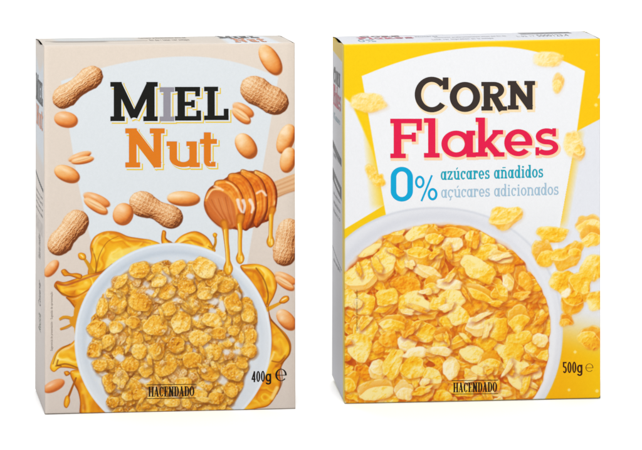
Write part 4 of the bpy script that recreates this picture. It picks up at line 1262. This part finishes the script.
    G.a(419.6, 181.8, 4.8, 6.3, 0, 360, 2.3, 2.3); G.a(432.4, 194, 4.9, 6.2, 0, 360, 2.4, 2.4); G.l(431.8, 175, 421.2, 201, 1.9)
    lay(box, [(polys(G.S), BL, .05)], 'claim_lettering', front)
    lay(box, [(polys(slab_line('az\u00facares a\u00f1adidos', 440.2, 543.4, 179.8, 177.2, 8.8, 1.75, 1.35)), (24,166,188), .05)], 'claim_lettering', front)
    lay(box, [(polys(slab_line('a\u00e7\u00facares adicionados', 440.6, 558.8, 197.6, 194.6, 8.4, 1.5, 1.2)), (166,196,216), .05)], 'claim_lettering', front)
    brand(box, front, 453, 497.2, 382.6, 392.4, -.6, 451.6, 498.2, (44,24,10))
    weight(box, front, '500', 562.3, 576.6, 361.9, 373.2, 576.9, 582.4, 365.0, (66,30,8), -.1)
    emark(box, front, 589.4, 367.7, 3.9, 4.1, .8, .5, (104,62,10))
    textf(box, 'small_print', front, (104,64,26), 'Sugerencia de presentaci\u00f3n / Sugest\u00e3o', 357.6, 331, 2.9, deg=90, sx=.92)
    return root

L_ROOT = build_left()
R_ROOT = build_right()
for r in (L_ROOT, R_ROOT):
    pass

# =====================================================================
#  SETTING: seamless white sweep, lamps, camera
# =====================================================================
def build_floor():
    prof = [(-3.2, 0.)]+[(-1.+.1*i, 0.) for i in range(27)]
    for i in range(1, 17):
        t = math.pi/2*i/16; prof.append((1.6+1.0*math.sin(t), 1.0-1.0*math.cos(t)))
    prof.append((2.6, 4.0))
    xs = np.concatenate([[-4, -2, -1], np.linspace(-.5, 1.2, 69), [2, 3, 4]])
    # the paper is not dead flat: it swells by a few millimetres and carries the cartons
    def swell(x):
        return np.interp(x, [-.5, .03, .13, .236, .277, .38, .476, .8, 1.2], [-.0006, -.0004, -.0013, -.0027, -.0024, .0003, .0031, .001, 0])
    sw = np.convolve(np.pad(swell(xs), 1, mode='edge'), [.25, .5, .25], mode='valid')
    V = [(x, y, z+(sw[i] if abs(y) < 1.2 else 0)) for (y, z) in prof for i, x in enumerate(xs)]; n = len(xs)
    Fc = [(r*n+i, r*n+i+1, (r+1)*n+i+1, (r+1)*n+i) for r in range(len(prof)-1) for i in range(n-1)]
    m = bpy.data.materials.new('white_sweep'); m.use_nodes = True
    nt = m.node_tree; b = nt.nodes['Principled BSDF']; b.inputs['Roughness'].default_value = .9; b.inputs['Specular IOR Level'].default_value = .1
    ns = nt.nodes.new('ShaderNodeTexNoise'); ns.inputs['Scale'].default_value = 40
    rp = nt.nodes.new('ShaderNodeMapRange'); rp.inputs['To Min'].default_value = .90; rp.inputs['To Max'].default_value = .93
    nt.links.new(ns.outputs['Fac'], rp.inputs['Value'])
    cb = nt.nodes.new('ShaderNodeCombineColor')
    for k in range(3): nt.links.new(rp.outputs['Result'], cb.inputs[k])
    nt.links.new(cb.outputs['Color'], b.inputs['Base Color'])
    o = make_mesh('floor', V, Fc, np.zeros(3), m, None)
    o['kind'] = 'structure'; o['label'] = 'seamless white studio floor and background'
build_floor()

w = bpy.data.worlds.new('World'); sc.world = w; w.use_nodes = True
w.node_tree.nodes['Background'].inputs[0].default_value = (1, 1, 1, 1)
w.node_tree.nodes['Background'].inputs[1].default_value = .80

def area(name, loc, target, size, power, col=(1, 1, 1)):
    l = bpy.data.lights.new(name, 'AREA'); l.shape = 'RECTANGLE'; l.size, l.size_y = size; l.energy = power; l.color = col
    o = bpy.data.objects.new(name, l); COL.objects.link(o); o.location = loc
    from mathutils import Vector
    o.rotation_euler = (Vector(target)-Vector(loc)).to_track_quat('-Z', 'Y').to_euler()
    return o
area('key_softbox', (.22, -2.1, 2.1), (.12, 0, .12), (2.2, 1.6), 76)
area('added_back_fill', (.15, 1.5, 2.2), (.15, .75, 0), (2.6, 1.2), 30)  # added fill lamp: whitens the shadowed floor and sweep behind the cartons

cam = bpy.data.cameras.new('camera'); co = bpy.data.objects.new('camera', cam); COL.objects.link(co); sc.camera = co
cam.sensor_fit = 'HORIZONTAL'; cam.sensor_width = 36.; cam.lens = F/642*36
cam.shift_x = -SX/642; cam.shift_y = SY/642
cam.clip_start = .05; cam.clip_end = 100
from mathutils import Matrix, Vector
c, s = math.cos(PITCH), math.sin(PITCH)
fwd = Vector((0, c, -s)); up0 = Vector((0, s, c)); rt0 = Vector((1, 0, 0))
cr, sr = math.cos(ROLL), math.sin(ROLL)
rt = rt0*cr + up0*sr; up = -rt0*sr + up0*cr
Mx = Matrix((rt, up, -fwd)).transposed().to_4x4(); Mx.translation = Vector((0, -DIST, CZ))
co.matrix_world = Mx

sc.render.engine = 'CYCLES'
sc.view_settings.view_transform = 'Standard'; sc.view_settings.look = 'None'
sc.view_settings.exposure = 0; sc.view_settings.gamma = 1
sc.render.resolution_x = 1024; sc.render.resolution_y = 718
